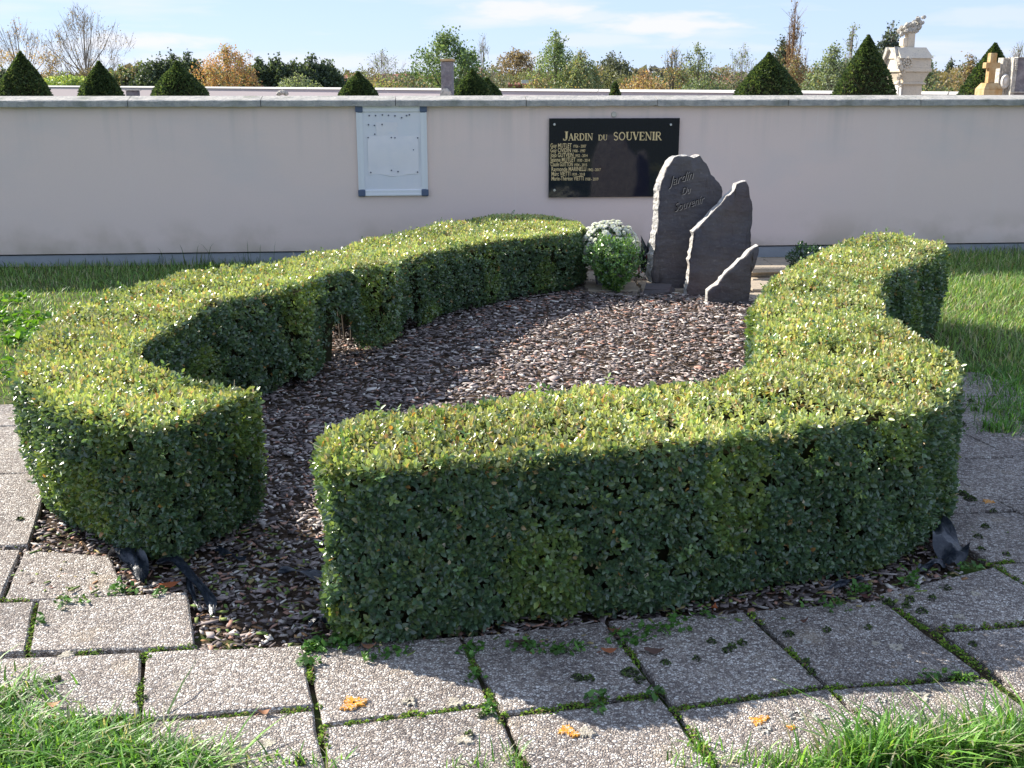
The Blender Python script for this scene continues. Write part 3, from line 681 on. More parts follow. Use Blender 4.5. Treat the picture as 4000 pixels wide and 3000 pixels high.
    Ii = I + (mid - I) / np.linalg.norm(mid - I, axis=1, keepdims=True) * ins; Oi = O + (mid - O) / np.linalg.norm(mid - O, axis=1, keepdims=True) * ins
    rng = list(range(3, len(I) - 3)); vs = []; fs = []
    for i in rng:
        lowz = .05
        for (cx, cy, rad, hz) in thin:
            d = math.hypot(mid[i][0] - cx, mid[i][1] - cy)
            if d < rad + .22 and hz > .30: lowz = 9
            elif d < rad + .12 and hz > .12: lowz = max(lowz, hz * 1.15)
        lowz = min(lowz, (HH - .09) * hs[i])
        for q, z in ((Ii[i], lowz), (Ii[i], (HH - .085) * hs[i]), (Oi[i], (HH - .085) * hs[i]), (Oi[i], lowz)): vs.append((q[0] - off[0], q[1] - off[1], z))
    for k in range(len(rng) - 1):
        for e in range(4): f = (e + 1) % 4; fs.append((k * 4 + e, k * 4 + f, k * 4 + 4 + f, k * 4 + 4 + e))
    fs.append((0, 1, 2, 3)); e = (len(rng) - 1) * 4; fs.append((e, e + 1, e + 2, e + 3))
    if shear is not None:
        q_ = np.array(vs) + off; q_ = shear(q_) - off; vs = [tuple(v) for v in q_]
    mb.add(vs, fs); mb.build('twigs', M['core'], root)  # one solid light-blocking body rather than separate twigs
    # stray shoots and bare dry twigs standing proud of the clipping
    k = 260; i_ = R.integers(0, n, k); st = P[i_] - off; dr = AX[i_] + R.normal(0, .35, (k, 3)) + np.array((0, 0, .35)); dr = unit(dr); mb = MB()
    for a_, d_ in zip(st, dr):
        l_ = R.uniform(.025, .06); mb.tube(a_ - d_ * .02, a_ + d_ * l_, .0011, .0007, 3)
    tag(mb.build('dry_shoots', M['dry_twig'], root), kind='stuff')
    k = 420; i_ = R.integers(0, n, k); st = P[i_]; dr = unit(AX[i_] + R.normal(0, .3, (k, 3)) + np.array((0, 0, .4)))
    a, b, c, idx = sprigs(st, dr, 4, .022, .011); tag(leaf_mesh('stray_shoots', a - off, b, c, cmix(k, [(.16, .27, .07), (.10, .19, .06), (.22, .32, .09)], [2, 2, 1])[idx], .022 * R.uniform(.7, 1.1, len(a)), M['box_leaf'], root, fine=True), kind='stuff')
    # stems at the foot
    mb = MB()
    for i in range(9, len(I) - 8, 4):
        for q in range(3):
            x, y = mid[i] + R.normal(0, .07, 2); z = .2
            mb.tube((x - off[0], y - off[1], 0), (x - off[0] + R.normal(0, .03), y - off[1] + R.normal(0, .03), .5), .008, .005, 5)
    tag(mb.build('stems', M['bark'], root), kind='stuff')
    return root
GAPS = []
for px, top_z, rad in ((1345, .36, .17), (1600, .20, .11), (1130, .10, .12)):
    k = min(range(len(LI)), key=lambda q: abs(2000 + F * LI[q][0] / (LI[q][1] * math.cos(PITCH) + EYE * math.sin(PITCH)) - px))
    # walk across the hedge from the inner to the outer edge along the view line
    a_ = np.array(LI[k]); d0 = np.array(dense(LI)); j_ = np.argmin(np.abs(2000 + F * d0[:, 0] / (d0[:, 1] * math.cos(PITCH) + EYE * math.sin(PITCH)) - px) + (d0[:, 1] < 6) * 1e4); a_ = d0[j_]
    v_ = a_ / np.linalg.norm(a_)
    nd = np.array((-.77, .63)); dr = v_ * .5 + nd * .5; dr /= np.linalg.norm(dr)
    for t in np.linspace(-.05, .95, 10): GAPS.append((a_[0] + dr[0] * t, a_[1] + dr[1] * t, rad + .06 * max(0, t), top_z + (.14 * max(0, t) if px == 1345 else 0)))
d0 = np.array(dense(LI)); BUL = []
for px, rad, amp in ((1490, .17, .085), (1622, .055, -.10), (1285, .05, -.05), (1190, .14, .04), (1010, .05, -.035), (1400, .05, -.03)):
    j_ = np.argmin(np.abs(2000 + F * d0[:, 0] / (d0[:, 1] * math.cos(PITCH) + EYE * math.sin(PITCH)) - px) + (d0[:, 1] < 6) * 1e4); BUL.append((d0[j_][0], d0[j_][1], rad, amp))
make_hedge(LI, LO, 'left winding clipped box hedge, pale glinting top, a gap at its foot', thin=GAPS, yellow=.8, hs=LH, bulges=BUL, shear=lambda p: p + np.stack([-.05 * np.clip((4.5 - p[:, 1]) / .7, 0, 1) * (1 - p[:, 2] / HH), .24 * np.clip((4.7 - p[:, 1]) / .9, 0, 1) * (1 - p[:, 2] / HH), 0 * p[:, 0]], 1))
make_hedge(RI, RO, 'winding clipped box hedge on the right, its broad dark front face nearest the slabs', yellow=1.4)

# ------------------------------------------------------------------ boundary wall
WA = math.atan(.0832)
W0 = Vector((0, 10.79, 0)); WD = Vector((math.cos(WA), math.sin(WA), 0))
wall = empty('boundary_wall', W0, WA); tag(wall, 'long rendered greyish pink cemetery wall under grey coping stones', 'wall')
mb = MB(); mb.box((0, .12, .80), (26, .24, 1.36)); mb.build('rendered_face', M['render'], wall)
mb = MB(); mb.box((0, .135, .04), (26, .24, .13)); mb.build('plinth', M['plinth'], wall)
def px_wall(px):   # local x on the wall seen at column px
    k = (px - 2000) / F / math.cos(PITCH) * 1.0
    # ray through column px at wall height ~1.5: x = k' * y
    a, b, c = ray(px, 390); t = a / b
    return 10.79 * t / (math.cos(WA) - t * math.sin(WA))
js = [-9.0, -7.7, px_wall(-600), px_wall(-20), px_wall(502), px_wall(1020), px_wall(1545), px_wall(2054), px_wall(2565), px_wall(3075), px_wall(3590), px_wall(4105), px_wall(4620), 8.5]
for a, b in zip(js[:-1], js[1:]):
    mb = MB(); n = 14; vs = []; fs = []
    prof = [(-.055, 1.478), (-.055, 1.530), (-.047, 1.537), (.12, 1.574), (.29, 1.540), (.30, 1.478)]
    for k in range(n + 1):
        x = a + .003 + (b - a - .006) * k / n; jt = [R.normal(0, .0022) for _ in prof]; e = .006 if k in (0, n) else 0
        for q, (yy, zz) in enumerate(prof): vs.append((x, yy + (jt[q] if q in (1, 2) else 0) + (e if q < 3 else 0), zz + (jt[q] * .8 if q in (0, 1, 2) else 0)))
    m_ = len(prof)
    for k in range(n):
        for q in range(m_): r_ = (q + 1) % m_; fs.append((k * m_ + q, k * m_ + r_, k * m_ + m_ + r_, k * m_ + m_ + q))
    fs.append(tuple(range(m_))); fs.append(tuple(n * m_ + q for q in range(m_)))
    mb.add(vs, fs); mb.build('coping_stone', M['coping'], wall)
def on_wall(px, py, out=0.0):   # photograph point on the wall's front face, `out` metres proud of it
    a, b, c = ray(px, py)
    # plane: (p - W0).n = -out with n = (-sin, cos)
    nx, ny = -math.sin(WA), math.cos(WA); t = (W0.x * nx + W0.y * ny - out) / (a * nx + b * ny)
    return Vector((a * t, b * t, EYE + c * t))
def wl(px, py, out=0.0):        # same, in the wall's own frame (x along, y depth, z up)
    p = on_wall(px, py, out) - W0
    return (p.x * math.cos(WA) + p.y * math.sin(WA), -out, p.z)
mb = MB(); c = wl(2398, 447, .001); mb.disc(c, .028, 18, .012); mb.build('plug', M['plug'], wall)

# ------------------------------------------------------------------ white board
bl = wl(1396, 412); br = wl(1668, 412); bb = wl(1540, 765)
x0, x1, z1, z0 = wl(1400, 600)[0] - .01, wl(1672, 600)[0] - .005, bl[2] + .0, bb[2]
bc = Vector(((x0 + x1) / 2, 0, (z0 + z1) / 2)); bw = x1 - x0; bh = z1 - z0
pos = W0 + WD * bc.x; board = empty('white_board', (pos.x, pos.y, z0), WA); tag(board, 'white notice board with a pale frame and small magnets, hung on the wall', 'notice board')
mb = MB(); mb.box((0, -.012, bh / 2), (bw - .06, .012, bh - .06)); mb.build('panel', M['board'], board)
fw = .062
for nm, cx, cz, dx, dz in (('frame_rail', 0, bh - fw / 2, bw - 2 * fw, fw * .92), ('frame_rail', 0, fw / 2, bw - 2 * fw, fw * .92), ('frame_rail', -bw / 2 + fw / 2, bh / 2, fw * .95, bh - 2 * fw), ('frame_rail', bw / 2 - fw / 2, bh / 2, fw * .95, bh - 2 * fw)):
    mb = MB()
    if dx > dz:
        mb.box((cx, -.016, cz), (dx, .022, dz), bev=.004); mb.box((cx, -.030, cz + (.018 if cz > .3 else -.018)), (dx, .006, dz * .25))
    else:
        mb.box((cx, -.016, cz), (dx, .022, dz), bev=.004); s_ = -1 if cx < 0 else 1; mb.box((cx + s_ * .021, -.030, cz), (dx * .22, .006, dz))
    mb.build(nm, M['alu'], board)
for sx in (-1, 1):
    for zz in (fw / 2, bh - fw / 2):
        mb = MB(); mb.box((sx * (bw / 2 - fw / 2), -.018, zz), (fw + .006, .034, fw + .006), bev=.009); mb.build('corner_cap', M['corner'], board)
# a limp sheet of paper
def board_px(zx, zy): return 1380 + zx * .2352, 390 + zy * .2352
mb = MB(); nx_, nz_ = 10, 14; vs = []; fs = []
a = wl(*board_px(235, 600)); b = wl(*board_px(1090, 1245))
for j in range(nz_ + 1):
    for i in range(nx_ + 1):
        u, v = i / nx_, j / nz_; x = a[0] + (b[0] - a[0]) * u; z = a[2] + (b[2] - a[2]) * v + .012 * math.sin(u * 9) * v * v
        vs.append((x, -.0215 - .005 * abs(math.sin(u * 7 + v * 2)) * v - .004 * math.sin(v * 5), z))
for j in range(nz_):
    for i in range(nx_): q = j * (nx_ + 1) + i; fs.append((q, q + 1, q + nx_ + 2, q + nx_ + 1))
mb.add(vs, fs); o = mb.build('paper_sheet', M['paper'], None, smooth=True); o.location = W0; o.rotation_euler = (0, 0, WA)
tag(o, 'limp pale sheet of paper held by magnets low on the white board', 'paper')
mb = MB(); vs = []; fs = []
a = wl(*board_px(370, 370)); b = wl(*board_px(740, 640))
for j in range(4):
    for i in range(4):
        u, v = i / 3, j / 3; vs.append((a[0] + (b[0] - a[0]) * u + v * .01, -.0195 - .002 * math.sin(u * 3 + v * 4), a[2] + (b[2] - a[2]) * v))
for j in range(3):
    for i in range(3): q = j * 4 + i; fs.append((q, q + 1, q + 5, q + 4))
mb.add(vs, fs); o = mb.build('paper_sheet', M['paper'], None, smooth=True); o.location = W0; o.rotation_euler = (0, 0, WA)
tag(o, 'small faded note pinned near the top of the white board', 'paper')
mag = None
ORD = ['first', 'second', 'third', 'fourth', 'fifth', 'sixth', 'seventh', 'eighth']
MAGL = ['small dark magnet on the white board, %s in the top row' % q for q in ORD] + ['small dark magnet on the white board, %s in the second row' % q for q in ORD[:3]] + ['dark magnet beside the faded note, lowest at left of it', 'dark magnet at the left rim of the white board, halfway up', 'left of two close magnets at the middle of the white board', 'right of two close magnets at the middle of the white board', 'dark magnet at the right rim of the white board, halfway up', 'pale bluish magnet low right on the white board', 'left of two magnets low in the middle of the white board', 'right of two magnets low in the middle of the white board', 'dark magnet in the lower left corner of the board sheet', 'dark magnet in the lower right corner of the board sheet']
for mi_, (zx, zy) in enumerate([(265, 262), (370, 262), (483, 250), (585, 258), (692, 265), (803, 297), (885, 262), (932, 248), (252, 413), (350, 425), (478, 408), (357, 570), (247, 627), (632, 627), (692, 630), (1070, 632), (1000, 830), (633, 1172), (743, 1192), (290, 1207), (1068, 1200)]):
    p = wl(*board_px(zx, zy), .0245); w_ = W0 + WD * p[0] + Vector((math.sin(WA), -math.cos(WA), 0)) * .021
    if mag is None:
        mb = MB(); mb.disc((0, 0, 0), .0075, 10, .007); mag = mb.build('magnet', M['magnet']); o = mag
    else:
        o = mag.copy(); COL.objects.link(o)
    o.location = (w_.x, w_.y, p[2]); o.rotation_euler = (0, 0, WA); tag(o, MAGL[mi_], 'magnet', 'magnets on the white board')

# ------------------------------------------------------------------ granite plaque
pa = wl(2144, 462); pb_ = wl(2641, 766); pw = pb_[0] - pa[0]; ph = pa[2] - pb_[2]; pc = (pa[0] + pb_[0]) / 2
pos = W0 + WD * pc; plaque = empty('memorial_plaque', (pos.x, pos.y, pb_[2]), WA); tag(plaque, 'polished black granite plaque with gilt lettering on the wall', 'plaque')
mb = MB(); mb.box((0, -.022, ph / 2), (pw, .022, ph), bev=.002); mb.build('slab', M['granite'], plaque)
mb = MB(); mb.box((0, -.0045, ph / 2), (pw - .04, .009, ph - .04)); mb.build('mount', M['screw'], plaque)
for zx, zy in ((242, 207), (1918, 210), (242, 1155), (1918, 1155)):
    p = wl(2100 + zx * .2712, 430 + zy * .2712, .033); mb = MB(); mb.disc((p[0] - pc, -.0335, p[2] - pb_[2]), .013, 14, .008); mb.build('screw', M['screw'], plaque)
# hand-cut serif capitals: strokes in a unit box (height 1)
K, T_ = .19, .075
def arc(cx, cy, rx, ry, a0, a1, n=12): return [(cx + rx * math.cos(math.radians(a0 + (a1 - a0) * i / n)), cy + ry * math.sin(math.radians(a0 + (a1 - a0) * i / n))) for i in range(n + 1)]
def sf(x, y, w=.34): return ([(x - w / 2, y), (x + w / 2, y)], T_)
GL = {
 'J': (.46, [([(.30, .97), (.30, .22)], K), (arc(.13, .20, .17, .17, 0, -150, 8), .11), sf(.30, .97), ([(.0, .13), (.03, .2)], .12)]),
 'A': (.86, [([(.14, .03), (.43, .98)], .075), ([(.41, .98), (.72, .03)], K), ([(.24, .34), (.60, .34)], T_), sf(.13, .03, .28), sf(.72, .03, .32)]),
 'R': (.84, [([(.17, .03), (.17, .97)], K), ([(.1, .965), (.42, .965)], T_), (arc(.42, .74, .22, .225, 90, -90), .12), ([(.17, .515), (.42, .515)], T_), ([(.40, .5), (.72, .03)], .14), sf(.17, .03, .34), sf(.74, .03, .22)]),
 'D': (.84, [([(.17, .03), (.17, .97)], K), ([(.03, .965), (.34, .965)], T_), (arc(.34, .5, .39, .465, 90, -90, 16), .13), ([(.03, .035), (.34, .035)], T_)]),
 'I': (.40, [([(.2, .03), (.2, .97)], K), sf(.2, .97), sf(.2, .03)]),
 'N': (.90, [([(.15, .03), (.15, .97)], .07), ([(.15, .95), (.73, .05)], .15), ([(.74, .03), (.74, .97)], .07), sf(.12, .97, .24), sf(.15, .03, .26), sf(.74, .97, .28)]),
 'U': (.86, [([(.18, .97), (.18, .32)], K), (arc(.435, .32, .255, .27, 180, 360, 12), .11), ([(.69, .97), (.69, .32)], .075), sf(.18, .97, .34), sf(.69, .97, .28)]),
 'S': (.68, [(arc(.32, .735, .21, .215, 20, 260, 12), .11), ([(.28, .53), (.42, .46)], .15), (arc(.34, .265, .22, .225, 80, -160, 12), .12)]),
 'O': (.92, [(arc(.44, .5, .345, .44, 0, 360, 24), .125)]),
 'V': (.84, [([(.13, .97), (.43, .03)], K), ([(.43, .03), (.70, .97)], .07), sf(.13, .97, .32), sf(.70, .97, .26)]),
 'E': (.74, [([(.17, .03), (.17, .97)], K), ([(.03, .965), (.62, .965)], T_), ([(.17, .51), (.48, .51)], T_), ([(.03, .035), (.64, .035)], T_), ([(.61, .97), (.61, .76)], T_), ([(.48, .6), (.48, .42)], T_), ([(.64, .03), (.66, .27)], T_)]),
}
def word(mb, text, x, z, h, width, y):
    tot = sum(GL[c][0] for c in text) * h; k = width / tot; q = 0
    for ci, ch in enumerate(text):
        adv, strokes = GL[ch]
        for pts, wd in strokes:
            q += 1; yy = y - .0002 * (q % 9)
            for (ax, az), (bx, bz) in zip(pts[:-1], pts[1:]):
                dx, dz = bx - ax, bz - az; l_ = math.hypot(dx, dz) or 1; nx, nz = -dz / l_ * wd / 2, dx / l_ * wd / 2
                mb.add([(x + (px_) * h * k, yy, z + pz_ * h) for px_, pz_ in ((ax + nx, az + nz), (ax - nx, az - nz), (bx - nx, bz - nz), (bx + nx, bz + nz))], [(0, 1, 2, 3)])
        x += adv * h * k
def pz(zx, zy): p = wl(2100 + zx * .2712, 430 + zy * .2712, .033); return p[0] - pc, p[2] - pb_[2]
mb = MB()
def put(text, xa, xb, yt, yb):
    a_ = pz(xa, yb); b_ = pz(xb, yt); word(mb, text, a_[0], a_[1], b_[1] - a_[1], b_[0] - a_[0], -.0338)
put('J', 372, 440, 310, 438); put('ARDIN', 440, 800, 335, 437); mb.build('lettering', M['gold'], plaque)
mb = MB(); put('DU', 872, 1008, 355, 437); mb.build('lettering', M['gold'], plaque)
mb = MB(); put('SOUVENIR', 1088, 1790, 313, 437); mb.build('lettering', M['gold'], plaque)
def text_mesh(txt, name, m, parent, loc, rot, size, sx=1.0, shear=0.0, extrude=.0006, off=0.0):
    cu = bpy.data.curves.new('t', 'FONT'); cu.body = txt; cu.size = size; cu.shear = shear; cu.extrude = extrude; cu.offset = off; cu.resolution_u = 3
    o = bpy.data.objects.new('t', cu); COL.objects.link(o); bpy.context.view_layer.update()
    me = bpy.data.meshes.new_from_object(o.evaluated_get(bpy.context.evaluated_depsgraph_get()))
    bpy.data.objects.remove(o); me.name = name; me.materials.clear(); me.materials.append(m)
    q = bpy.data.objects.new(name, me); COL.objects.link(q); q.parent = parent; q.location = loc; q.rotation_euler = rot; q.scale = (sx, 1, 1); return q
lines = [('Guy MUTLET', '1926 - 2007', 183, 490, 700, 540), ('Guy CIVIDIN', '1908 - 1997', 183, 478, 688, 608), ('Jojo GUTVEIN', '1952 - 2014', 187, 515, 720, 676), ('Jeanne MUTLET', '1930 - 2014', 187, 545, 752, 744),
         ('Claude GUITTON', '1934 - 2015', 187, 505, 712, 810), ('Raymonde MARINELLI', '1942 - 2017', 197, 698, 908, 879), ('Marc VIETTI', '1939 - 2018', 197, 470, 680, 946), ('Marie-Thérèse VIETTI', '1938 - 2019', 197, 662, 875, 1014)]
for a_, b_, xa, xm, xb, yy in lines:
    for s_, u0, u1, hgt in ((a_, xa, xm, 50), (b_, xm + 18, xb, 34)):
        p0 = pz(u0, yy); p1 = pz(u1, yy); H_ = pz(0, 0)[1] - pz(0, hgt)[1]
        o = text_mesh(s_, 'lettering', M['gold'], plaque, (p0[0], -.0338, p0[1]), (math.pi / 2, 0, 0), H_ / .70 * 1.22, 1, 0, .0003, H_ * .02)
        w_ = o.dimensions.x or (max(v.co.x for v in o.data.vertices)); o.scale = ((p1[0] - p0[0]) / max(v.co.x for v in o.data.vertices), 1, 1)

# ------------------------------------------------------------------ slate stones
def z6(L_): return [(2500 + x * .3858, 580 + y * .3858) for x, y in L_]
def standing_stone(front, Y, thick, lean, label, shx):
    pts = [at(px, py, Y) for px, py in z6(front)]
    # ragged resample
    P = [Vector(p) for p in pts]; Q = []
    for i in range(len(P)):
        a, b = P[i], P[(i + 1) % len(P)]; n = max(1, int((b - a).length / .028))
        for k in range(n):
            q = a.lerp(b, k / n)
            if k: q = q + Vector((R.normal(0, .004), 0, R.normal(0, .004)))
            Q.append(q)
    c = sum(Q, Vector()) / len(Q); zmin = min(q.z for q in Q); n = len(Q)
    root = empty('standing_stone', (c.x, Y + thick / 2, 0)); tag(root, label, 'stone', 'slate stones at the head of the bed')
    o_ = Vector(root.location)
    vs = [];
    for lay, (dy, grow, dx) in enumerate(((0, 0, 0), (.008, .005, -.002), (thick * .45, .008, shx * .5), (thick * .9, .006, shx), (thick, -.006, shx))):
        for q in Q:
            d = (q - c); d.y = 0; d.normalize(); jt = R.normal(0, .0035) if lay in (1, 2, 3) else 0
            v = q + d * (grow + jt) + Vector((dx, dy + (R.normal(0, .006) if lay in (2, 3) else 0), 0)); 
            if q.z < .12: v.z = min(q.z, v.z); 
            v.z = v.z - (0.03 if q.z <= zmin + .03 else 0)
            vs.append(v - o_)
    # side bands only
    fs = []
    for k in range(1, 4):
        for i in range(n): j = (i + 1) % n; fs.append((k * n + i, k * n + j, k * n + n + j, k * n + n + i))
    fs.append(tuple(4 * n + i for i in range(n)))
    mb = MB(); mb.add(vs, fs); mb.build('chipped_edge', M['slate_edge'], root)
    # front face: gridded for cleft relief
    import bmesh
    bm = bmesh.new(); fv = [bm.verts.new(Vector(v)) for v in vs[:n]]; ev = [bm.verts.new(Vector(v)) for v in vs[n:2 * n]]
    f = bm.faces.new(fv)
    for i in range(n): j = (i + 1) % n; bm.faces.new((fv[i], fv[j], ev[j], ev[i]))
    res = bmesh.ops.triangulate(bm, faces=[f])
    for _ in range(3): 
        eds = [e for e in bm.edges if e.calc_length() > .05]; bmesh.ops.subdivide_edges(bm, edges=eds, cuts=1)
        bmesh.ops.triangulate(bm, faces=[g for g in bm.faces if len(g.verts) > 3])
    from mathutils import noise
    for v in bm.verts:
        if not v.is_boundary:
            p = v.co; v.co.y += .013 * noise.noise(Vector((p.x * 5 + Y, p.z * 12 + p.x * 4, 3))) + .004 * noise.noise(Vector((p.x * 22, p.z * 34, Y)))
    bmesh.ops.recalc_face_normals(bm, faces=bm.faces)
    me = bpy.data.meshes.new('face'); bm.to_mesh(me); bm.free(); me.materials.append(M['slate']); me.shade_smooth()
    o = bpy.data.objects.new('face', me); COL.objects.link(o); o.parent = root
    return root
S1 = [(350, 105), (480, 75), (545, 95), (610, 75), (645, 130), (700, 210), (720, 270), (770, 320), (800, 355), (835, 430), (830, 700), (700, 1100), (640, 1450), (455, 1450), (300, 1445), (230, 1400), (130, 1350), (120, 1250), (140, 1130), (160, 1000), (170, 870), (190, 760), (190, 620), (200, 470), (225, 330), (275, 210)]
S2 = [(1075, 335), (1105, 400), (1110, 470), (1140, 610), (1135, 770), (1120, 830), (1118, 1000), (1100, 1300), (1080, 1510), (640, 1515), (475, 1510), (490, 1380), (520, 1230), (505, 1130), (530, 1020), (545, 930), (545, 850), (600, 800), (680, 720), (740, 640), (820, 570), (880, 490), (950, 440), (980, 370)]
S3 = [(1200, 990), (1205, 1030), (1180, 1120), (1160, 1200), (1130, 1260), (1125, 1400), (1090, 1605), (680, 1605), (690, 1480), (700, 1440), (790, 1380), (860, 1290), (950, 1200), (1080, 1080), (1110, 1040)]
st1 = standing_stone(S1, 9.10, .10, 0, 'tallest rounded slate stone, engraved with script, behind the other two', -.036)
st2 = standing_stone(S2, 8.86, .09, 0, 'middle-sized pointed slate stone leaning in front of the engraved one', -.016)
st3 = standing_stone(S3, 8.56, .08, 0, 'smallest triangular slate stone, foremost and lowest of the three', -.010)
def s1p(zx, zy, dy=-.012): p = Vector(at(2500 + zx * .3858, 580 + zy * .3858, 9.10 + dy)); return p - Vector(st1.location)
for txt, x, y, w, hh, rot in (('Jardin', 300, 375, 255, 88, .30), ('Du', 415, 470, 105, 75, .22), ('Souvenir', 345, 640, 325, 85, .30)):
    for m_, d_, e_ in (('engrave_highlight', .0022, .0), ('engrave', 0, .0008)):  # dark letters over a pale offset copy that paints the groove highlight
        p = s1p(x, y) + Vector((d_ * 2, -e_ - .003, -d_ * 2)); o = text_mesh(txt, 'engraving', M[m_], st1, p, (math.pi / 2, -rot, 0), 1.0, 1, .62, .0003, .0)
        mx_ = max(v.co.x for v in o.data.vertices); s_ = w * .3858 / F * 9.1 / mx_; o.scale = (s_, hh * .3858 / F * 9.1 / .72, 1)
# slate offcut lying against the stone, and the flagstones behind
def rock(name, px, py, Y, w, d, h, m, rz=0, tilt=0, parent=None, label=None, cat='stone', group=None):
    x, y, z = at(px, py, Y); mb = MB(); mb.box((0, 0, h / 2), (w, d, h), 0, (.9, .85), .008)
    mb.v = [(a + R.normal(0, .006), b + R.normal(0, .006), c + R.normal(0, .003)) for a, b, c in mb.v]
    o = mb.build(name, m, parent); o.location = (x, Y, max(0, z)); o.rotation_euler = (tilt, 0, rz)
    if label: tag(o, label, cat, group)
    return o
rock('slate_offcut', 2570, 1150, 8.98, .24, .16, .07, M['slate'], -.25, .25, label='flat slate offcut lying at the foot of the tallest stone')
terr = sheet('stone_terrace', [(.25, 9.12), (1.5, 8.75), (2.35, 8.6), (2.9, 9.2), (3.1, 11.0), (.1, 10.78)], .006, M['tan_stone'])
for j, (ya, yb) in enumerate(((9.0, 9.5), (9.52, 10.1), (10.12, 10.68))):
    for i in range(6):
        xa = .62 + i * .46 + (.2 if j % 2 else 0); 
        slab_mesh([(xa, ya + .02 * i), (xa + .45, ya + .02 * i + .01), (xa + .45, yb + .02 * i), (xa, yb + .02 * i)], 'flagstone', M['tan_stone'], .0, .03 + .004 * ((i * 7 + j) % 3), .008, .008, terr)
for k, (px, py, w) in enumerate(((2990, 1085, .34), (3010, 1068, .40), (3000, 1052, .36), (2975, 1100, .26))):
    rock('flat_stone', px, py + 8, 9.75 - .05 * k, w, .2, .045, M['tan_stone'], .1 * (k - 1), 0, label=['low flat tan stone right of the standing stones', 'widest flat tan stone beside the right hedge', 'uppermost flat tan stone near the wall foot', 'smallest flat tan stone next to the slate stones'][k], group='flat tan stones by the slates')

# ------------------------------------------------------------------ small plants at the head of the bed
def ball_plant(name, c, rad, n, cols, w, leaf, label, cat, upright=.4, m='box_leaf', fine=False, npair=2, taper=0):
    root = empty(name, (c[0], c[1], 0)); tag(root, label, cat)
    u = unit(R.normal(0, 1, (n, 3))); r = R.uniform(.55, 1.05, (n, 1)) ** .6; bump = 1 + .13 * np.sin(u[:, :1] * 6 + 1) * np.sin(u[:, 2:] * 5)
    P = u * r * bump * np.array(rad); 
    if taper: P[:, :2] *= np.clip(1 - taper * (-(P[:, 2:]) / rad[2]), .15, 1.05)
    P[:, 2] += c[2]; P = P[P[:, 2] > .01]; k = len(P)
    AX = unit(u[:k] if k == n else unit(P - np.array((0, 0, c[2])))) + np.array((0, 0, upright)) + R.normal(0, .3, (k, 3))
    a, b, cc, idx = sprigs(P, AX, npair, leaf, leaf * .45); C = cmix(k, cols, w, .25)[idx] * R.uniform(.8, 1.2, (len(a), 1))
    tag(leaf_mesh('foliage', a, b, cc, C, leaf * R.uniform(.7, 1.2, len(a)), M[m], root, fine=fine), kind='stuff')
    mb = MB()
    for q in range(7): mb.tube((R.normal(0, .01), R.normal(0, .01), 0), (R.normal(0, rad[0] * .4), R.normal(0, rad[1] * .4), c[2] + rad[2] * .3), .006, .003, 5)
    mb.build('stems', M['bark'], root); return root
x, y, _ = gp(2398, 1148)
ball_plant('box_bush', (x, y, .235), (.215, .19, .23), 900, [(.09, .20, .05), (.14, .27, .06), (.06, .14, .045), (.20, .34, .08)], [4, 4, 3, 2], .026, 'small loose green bush in front of the white chrysanthemums', 'bush', 1.0, taper=.75)
cx_, cy_, cz_ = at(2380, 965, 9.32)
mum = ball_plant('chrysanthemum', (cx_, cy_, cz_ - .02), (.225, .2, .19), 500, [(.035, .08, .03), (.05, .11, .035)], [1, 1], .03, 'mound of white chrysanthemums behind the small green bush', 'flowers')
V = []; C = []; Lp = []; S = []; base = 0
mb = MB(); mb.lathe((0, 0, 0), [(.10, 0), (.13, .18), (.14, .18), (.14, .205), (.12, .205)], 16); mb.build('pot', M['greystone'], mum)
flv = []; flc = []; fll = []; fls = []
for k in range(430):
    u = unit(R.normal(0, 1, 3)); 
    if u[2] < -.35: continue
    c0 = np.array((u[0] * .24, u[1] * .21, cz_ + u[2] * .21)) + u * R.uniform(-.005, .02); ax = unit(u + np.array((0, -.2, .4)) + R.normal(0, .2, 3))
    t = unit(np.cross(ax, R.normal(0, 1, 3))); s = np.cross(ax, t); rr = R.uniform(.022, .034)
    for lay in (0, 1):
        m_ = 9
        for q in range(m_):
            an = 2 * math.pi * (q + .5 * lay) / m_; dd = t * math.cos(an) + s * math.sin(an); ss = -t * math.sin(an) + s * math.cos(an); r1 = rr * (1 - .35 * lay)
            b0 = len(flv); flv += [c0, c0 + dd * r1 * .6 + ss * r1 * .26 + ax * .004 * (lay + 1), c0 + dd * r1 + ax * .004 * (lay * 2), c0 + dd * r1 * .6 - ss * r1 * .26 + ax * .004 * (lay + 1)]
            cc = np.array((.78, .80, .70)) * R.uniform(.9, 1.05); flc += [cc] * 4; fll += [b0, b0 + 1, b0 + 2, b0 + 3]; fls.append(4)
    b0 = len(flv); flv += [c0 + ax * .007 + t * rr * .25, c0 + ax * .007 + s * rr * .25, c0 + ax * .007 - t * rr * .25, c0 + ax * .007 - s * rr * .25]; flc += [(.55, .60, .20)] * 4; fll += [b0, b0 + 1, b0 + 2, b0 + 3]; fls.append(4)
tag(mesh_np('blossom', np.array(flv), fll, fls, M['petal'], mum, np.array(flc)), kind='stuff')
